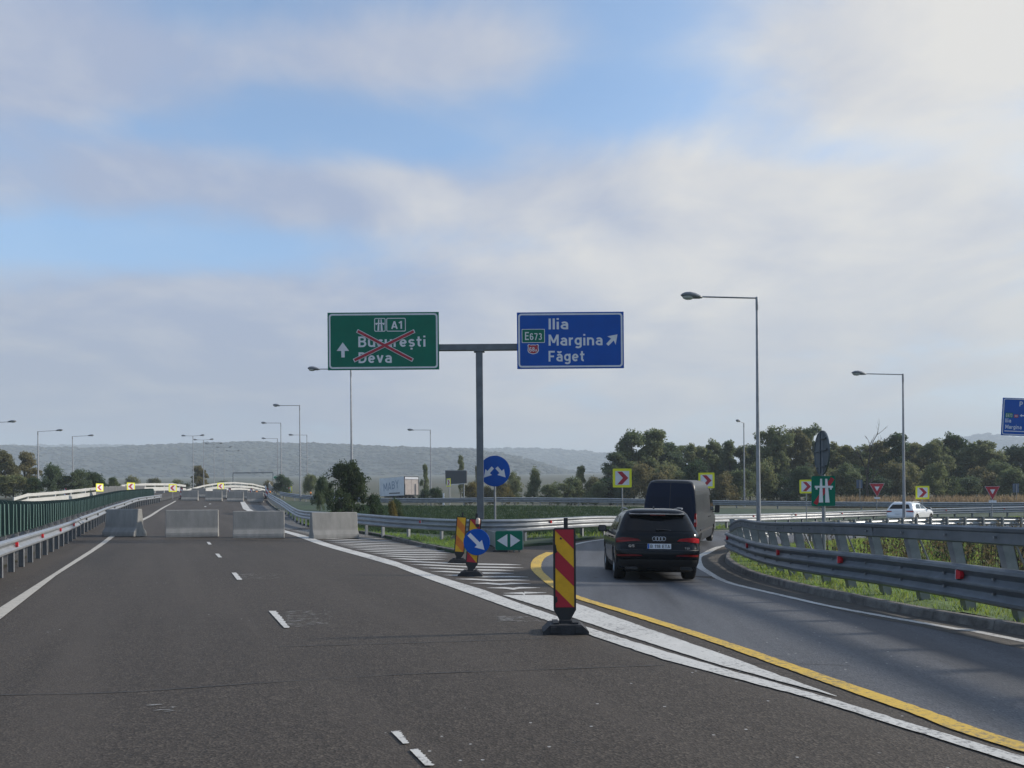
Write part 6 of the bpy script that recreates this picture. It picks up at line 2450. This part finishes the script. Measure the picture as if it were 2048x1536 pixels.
# the dark robinia beside the lamp, and its neighbours
rob = make_tree(301, 10, 5.2, 0.3, 10, 210, 60, 0.19, clr=0.95)
x, y = px(697, 27.5)
z = tz(x, y)
hh = at(697, 918, 27.5).z - z
r = thing('robinia_tree', 'dark green bushy tree beside the lamp pole, left of the trailer', 'tree', (x, y, z))
sx = 100 / 27.5 / 10.0
mesh_obj('trunk', rob[0], r, None, (0, 0, 1.0), (sx, sx, hh / 10))
mesh_obj('crown', fast_mesh('crown', *rob[1], 4, foliage('leaf_robinia', [(0.020, 0.040, 0.020), (0.032, 0.058, 0.024), (0.05, 0.075, 0.028)])), r, None, (0, 0, 1.0), (sx, sx, hh / 10))
for (u, v, k, w, key, var, kind, lab) in (
        (640, 952, 24, 36, 'dark', 1, 'S', 'dark shrub left of the bushy tree by the lamp'),
        (748, 985, 27, 44, 'green', 2, 'S', 'green shrub right of the bushy tree by the lamp'),
        (795, 996, 30, 36, 'green', 3, 'S', 'low green shrub under the trailer'),
        (787, 1001, 33, 28, 'yellow', 1, 'S', 'small yellow-brown shrub in front of the trailer, above the guardrail'),
        (568, 950, 14.5, 44, 'dark', 0, 'S', 'dark shrub behind the shoulder lamps, below the small green sign'),
        (622, 948, 13, 40, 'olive', 3, 'S', 'olive shrub behind the second shoulder lamp'),
        (655, 962, 20, 36, 'green', 2, 'S', 'green shrub between the shoulder lamps and the bushy tree'),
        (533, 962, 8, 42, 'brown', 1, 'S', 'hazy brown shrub under the far portal'),
        (505, 968, 8, 40, 'brown', 2, 'S', 'hazy brown shrub beyond the overpass crest'),
        (397, 930, 8.5, 48, 'yellow', 4, 'T', 'rounded yellowing tree behind the twin-armed lamps'),
        (440, 962, 8.0, 40, 'olive', 1, 'S', 'hazy shrub right of the yellowing tree'),
        (360, 960, 8.6, 40, 'olive', 0, 'S', 'hazy shrub left of the yellowing tree'),
        (310, 955, 9.0, 44, 'brown', 2, 'S', 'hazy brownish shrub above the white parapet'),
        (270, 952, 9.0, 44, 'olive', 3, 'S', 'hazy shrub above the chevron on the opposite lanes'),
        (12, 898, 15.0, 64, 'brown', 0, 'T', 'brownish tree at the left edge of the picture'),
        (48, 902, 14.5, 56, 'brown', 3, 'T', 'brownish tree left of the first lamp pole'),
        (-30, 915, 15.0, 80, 'olive', 2, 'T', 'olive tree cut by the left edge of the picture'),
        (28, 948, 17.0, 90, 'olive', 2, 'S', 'olive shrub below the brownish trees at left'),
        (66, 955, 17.0, 50, 'green', 1, 'S', 'green shrub at the foot of the first lamp pole'),
        (112, 928, 17.5, 56, 'dark', 3, 'S', 'dark green bush right of the first lamp pole'),
        (150, 940, 17.3, 60, 'dark', 0, 'S', 'dark green bush around the second lamp pole'),
        (192, 944, 16.5, 60, 'green', 1, 'S', 'green bush right of the second lamp pole'),
        (228, 952, 18.0, 30, 'dark', 2, 'S', 'small dark bush overlapping the white parapet')):
    tree('roadside_shrub' if kind == 'S' else 'roadside_tree', lab, u, v, k, w, key, var, kind, 'roadside trees and shrubs')


# ------------------------------------------------------------------ hills with woods on them
def ridge(name, D, depth, prof, base_v, seed, n_trees, tsize, material, leafm):
    rng = np.random.default_rng(seed)
    us = np.arange(-500, 2560, 12.0)
    pu, pv = np.array([p[0] for p in prof], float), np.array([p[1] for p in prof], float)
    rid = np.interp(us, pu, pv)
    rows = 26
    vs = np.zeros((rows, len(us), 3))
    zr = CAMH - (rid - (CV - ROLL * (us - CU))) / FOC * D
    ph = rng.uniform(0, 6.28, 8)
    for j in range(rows):
        t = j / (rows - 1)
        if t <= 0.8:
            p = t / 0.8
            y = D - depth * (1 - p)
            zb_ = CAMH - (base_v - CV) / FOC * (D - depth) - 6
            z = zb_ + (zr - zb_) * (p ** 0.85)
            z = z + np.sin(us * 0.012 + ph[0] + p * 3) * depth * 0.02 * math.sin(math.pi * p) + np.sin(us * 0.031 + ph[1] - p * 5) * depth * .012 * math.sin(math.pi * p)
        else:
            p = (t - 0.8) / 0.2
            y = D + depth * 0.6 * p
            z = zr - depth * 0.12 * p
        vs[j, :, 0] = (us - CU) / FOC * D + np.sin(us * .02 + j) * 2
        vs[j, :, 1] = y
        vs[j, :, 2] = z
    m, n = rows, len(us)
    idx_ = np.arange(m * n).reshape(m, n)
    ff_ = np.stack([idx_[:-1, :-1], idx_[:-1, 1:], idx_[1:, 1:], idx_[1:, :-1]], -1).reshape(-1)
    o = mesh_obj(name, fast_mesh(name, vs.reshape(-1, 3), ff_, 4, material))
    tag(o, kind='structure')
    # crowns
    a = rng.integers(0, n - 1, n_trees)
    b_ = np.minimum((rng.uniform(0.0, 1.0, n_trees) ** 0.8 * 0.86 * (m - 1)), m - 2)
    bi = b_.astype(int)
    fr_ = (b_ - bi)[:, None]
    c = vs[bi, a] * (1 - fr_) + vs[bi + 1, a] * fr_ + rng.uniform(-1, 1, (n_trees, 3)) * np.array([12.0 / FOC * D * .5, 8, 0])
    s = tsize * rng.uniform(0.6, 1.5, n_trees)
    bv = np.array([(0, 0, 1), (.9, 0, .25), (.28, .85, .3), (-.73, .53, .2), (-.73, -.53, .3), (.28, -.85, .22), (.3, .2, -.6), (-.3, -.1, -.6)])
    bf = np.array([(0, 1, 2), (0, 2, 3), (0, 3, 4), (0, 4, 5), (0, 5, 1), (1, 6, 2), (2, 6, 3), (3, 7, 4), (4, 7, 5), (5, 6, 1), (3, 6, 7), (5, 7, 6)])
    V_ = c[:, None, :] + (bv[None] * rng.uniform(.75, 1.25, (n_trees, 8, 1))) * s[:, None, None] * np.array([1.5, 1.5, 0.5])
    F_ = (bf[None] + (np.arange(n_trees) * 8)[:, None, None]).reshape(-1)
    w = mesh_obj('hill_woods', fast_mesh('hill_woods', V_.reshape(-1, 3), F_, 3, leafm))
    w.data.polygons.foreach_set('use_smooth', [True] * len(w.data.polygons))
    tag(w, 'hazy wooded slope of ' + ('the near' if D < 2000 else 'the far') + ' hills beyond the fields', 'woods', kind='stuff')
    return o


HILLM = mat('hill_ground', (0.022, 0.033, 0.02), 0.95, var=0.6, vscale=0.006, col2=(0.055, 0.055, 0.035), coords='World', detail=6)
HLEAF = mat('hill_leaves', (0.014, 0.023, 0.016), 0.9, var=0.6, vscale=0.006, col2=(0.042, 0.044, 0.026), coords='World', detail=8)
ridge('hill', 1500, 330, ((-500, 892), (0, 890), (100, 895), (200, 895), (300, 891), (400, 887), (500, 884), (560, 885), (620, 887), (700, 890), (800, 894), (880, 897), (940, 899), (1000, 906), (1060, 920), (1130, 940), (1250, 952), (1600, 960), (2560, 960)), 958, 11, 16000, 4.2, HILLM, HLEAF)
ridge('hill', 2500, 500, ((-500, 893), (0, 891), (200, 890), (500, 893), (800, 898), (950, 897), (1060, 896), (1120, 898), (1180, 903), (1240, 910), (1400, 930), (1700, 930), (1880, 900), (1920, 876), (1965, 867), (2010, 872), (2100, 880), (2560, 890)), 950, 12, 10000, 7.0, HILLM, HLEAF)

# ------------------------------------------------------------------ grass, weeds
BLADE = foliage('grass_blades', [(0.08, 0.15, 0.022), (0.14, 0.24, 0.03), (0.21, 0.30, 0.05), (0.26, 0.28, 0.09)])
DRY = foliage('dry_stalks', [(0.07, 0.06, 0.03), (0.11, 0.085, 0.045), (0.15, 0.12, 0.06), (0.06, 0.075, 0.03)])


def blades(name, label, poly, n, h, w, off, material, lean=0.35, keep=None):
    rng = np.random.default_rng(len(name) + n)
    pa = np.array(poly)
    lo_, hi_ = pa.min(0), pa.max(0)
    X_, Y_ = rng.uniform(lo_[0], hi_[0], n * 3), rng.uniform(lo_[1], hi_[1], n * 3)
    m = inside(poly, X_, Y_)
    if keep is not None:
        m &= keep(X_, Y_)
    X_, Y_ = X_[m][:n], Y_[m][:n]
    # clumping
    cl = np.sin(X_ * 3.1 + np.sin(Y_ * 2.3)) * np.sin(Y_ * 2.7 + 1.3 * np.sin(X_ * 1.7))
    Z_ = terr(X_, Y_) + off
    nn = len(X_)
    hh_ = h * rng.uniform(.4, 1.25, nn) * (1 + 0.35 * cl)
    a = rng.uniform(0, 6.28, nn)
    dx_, dy_ = np.cos(a) * w / 2, np.sin(a) * w / 2
    l1, l2 = rng.normal(0, lean, nn) * hh_, rng.normal(0, lean, nn) * hh_
    p0 = np.stack([X_ - dx_, Y_ - dy_, Z_], 1)
    p1 = np.stack([X_ + dx_, Y_ + dy_, Z_], 1)
    p2 = np.stack([X_ + dx_ * .6 + l1 * .4, Y_ + dy_ * .6 + l2 * .4, Z_ + hh_ * .6], 1)
    p3 = np.stack([X_ + l1, Y_ + l2, Z_ + hh_], 1)
    V_ = np.stack([p0, p1, p2, p3], 1).reshape(-1, 3)
    F_ = np.arange(nn * 4)
    o = mesh_obj(name, fast_mesh(name, V_, F_, 4, material))
    return tag(o, label, 'grass', kind='stuff')


kin = offset_path(kerb_in, 0.17)
strip_in = kin[:60] + offset_path(kerb_in, 1.9)[:60][::-1]
blades('verge_grass', 'short sunlit grass between the kerb and the leaning guardrail posts', strip_in, 42000, 0.10, 0.012, 0.09, BLADE)
isl = offset_path(kerb_in, 1.7)[:66] + [(40, 40), (40, 6), (9.5, 0)]
blades('island_grass', 'rougher grass across the island behind the guardrail', isl, 60000, 0.22, 0.03, 0.08, BLADE)
gs = near_gr
blades('gore_grass', 'grass under the gore guardrail', gs, 26000, 0.14, 0.018, 0.09, BLADE)
outer = gore_out[4:60] + offset_path(ramp_out, -3.2)[6:62][::-1]
blades('bank_grass', 'grass behind the outer guardrail of the slip road', outer, 30000, 0.18, 0.035, 0.08, BLADE)
bankp = [px(600, 30), px(760, 40), px(900, 44), px(1100, 42), px(1300, 35), px(1300, 20), px(1000, 20), px(700, 20)]
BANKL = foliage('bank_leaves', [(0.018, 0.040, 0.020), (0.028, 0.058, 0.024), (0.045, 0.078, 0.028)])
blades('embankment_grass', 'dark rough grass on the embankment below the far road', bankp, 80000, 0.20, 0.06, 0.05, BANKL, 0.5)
dryp = [px(1640, 18.5), px(2048, 18.5), px(2060, 15.5), px(1640, 15.5)]
blades('dry_grass', 'band of pale dry grass between far road and wood', dryp, 14000, 0.95, 0.10, 0.0, foliage('pale_dry', [(0.16, 0.12, 0.07), (0.24, 0.18, 0.11), (0.30, 0.24, 0.15)]), 0.2)


def weeds(name, label, spots, hrange, material, headm, seed, leafn=14):
    rng = np.random.default_rng(seed)
    mb = MB()
    for (x_, y_) in spots:
        z_ = tz(x_, y_) + 0.08
        for _ in range(rng.integers(2, 5)):
            h_ = rng.uniform(*hrange)
            l = rng.normal(0, .12, 2) * h_
            bx_, by_ = x_ + rng.normal(0, .12), y_ + rng.normal(0, .12)
            P = [Vector((bx_, by_, z_)), Vector((bx_ + l[0] * .4, by_ + l[1] * .4, z_ + h_ * .55)), Vector((bx_ + l[0], by_ + l[1], z_ + h_))]
            mb.tube(P, [.007, .006, .004], 3, cap=False, mi=1)
            for q in range(leafn):
                t = rng.uniform(.08, .95)
                c = P[0].lerp(P[2], t) + Vector(rng.normal(0, .05, 3))
                s = rng.uniform(.025, .075) * (1.2 - .6 * t)
                d1, d2 = Vector(rng.normal(0, 1, 3)).normalized() * s, Vector(rng.normal(0, 1, 3)).normalized() * s * .5
                mb.add([c - d1, c + d2, c + d1, c - d2], [(0, 1, 2, 3)], 0)
            if headm and rng.uniform() < .6:
                for q in range(rng.integers(1, 4)):
                    c = P[2] + Vector((rng.normal(0, .09), rng.normal(0, .09), rng.uniform(-.25, .03)))
                    s = rng.uniform(.016, .026)
                    mb.add([c + Vector(v_) * s for v_ in ((1, 0, 0), (-1, 0, 0), (0, 1, 0), (0, -1, 0), (0, 0, 1.4), (0, 0, -1.4))],
                           [(0, 2, 4), (2, 1, 4), (1, 3, 4), (3, 0, 4), (2, 0, 5), (1, 2, 5), (3, 1, 5), (0, 3, 5)], 2)
    me = mb.mesh(name, [material, BARK, headm or BARK], fix=False)
    o = mesh_obj(name, me)
    return tag(o, label, 'weeds', kind='stuff')


HEAD = mat('thistle_head', (0.02, 0.016, 0.012), 0.9)
rg = np.random.default_rng(5)
sp1 = []
while len(sp1) < 420:
    x_, y_ = rg.uniform(8.0, 26), rg.uniform(9, 34)
    if x_ > 7.6 + max(0, (y_ - 22)) * 1.15 and (x_ - 7) < y_ * 0.95:
        sp1.append((x_, y_))
weeds('weeds', 'tall dry weeds with dark thistle heads across the grass island', sp1, (.45, 1.05), DRY, HEAD, 6)
sp2 = [p for p in sp1[::4]]
weeds('weeds', 'greener leafy weeds mixed into the grass island', [(a + .4, b_ + .3) for a, b_ in sp2], (.3, .7), LEAF['green'], None, 8, 22)

# ------------------------------------------------------------------ haze over the whole valley
hm = bpy.data.materials.new('haze_air')
hm.use_nodes = True
nt = hm.node_tree
nt.nodes.clear()
out_ = nt.nodes.new('ShaderNodeOutputMaterial')
pv_ = nt.nodes.new('ShaderNodeVolumePrincipled')
pv_.inputs['Color'].default_value = (0.80, 0.91, 1.0, 1)
pv_.inputs['Density'].default_value = 0.00046
pv_.inputs['Anisotropy'].default_value = 0.0
nt.links.new(pv_.outputs[0], out_.inputs['Volume'])
mb = MB()
mb.box((0, 2700, 118), (9000, 6400, 300))
hz_o = mb.build('haze', hm)
hz_o.location = (0, 0, 0)
tag(hz_o, 'thin morning haze filling the valley', 'haze', kind='stuff')
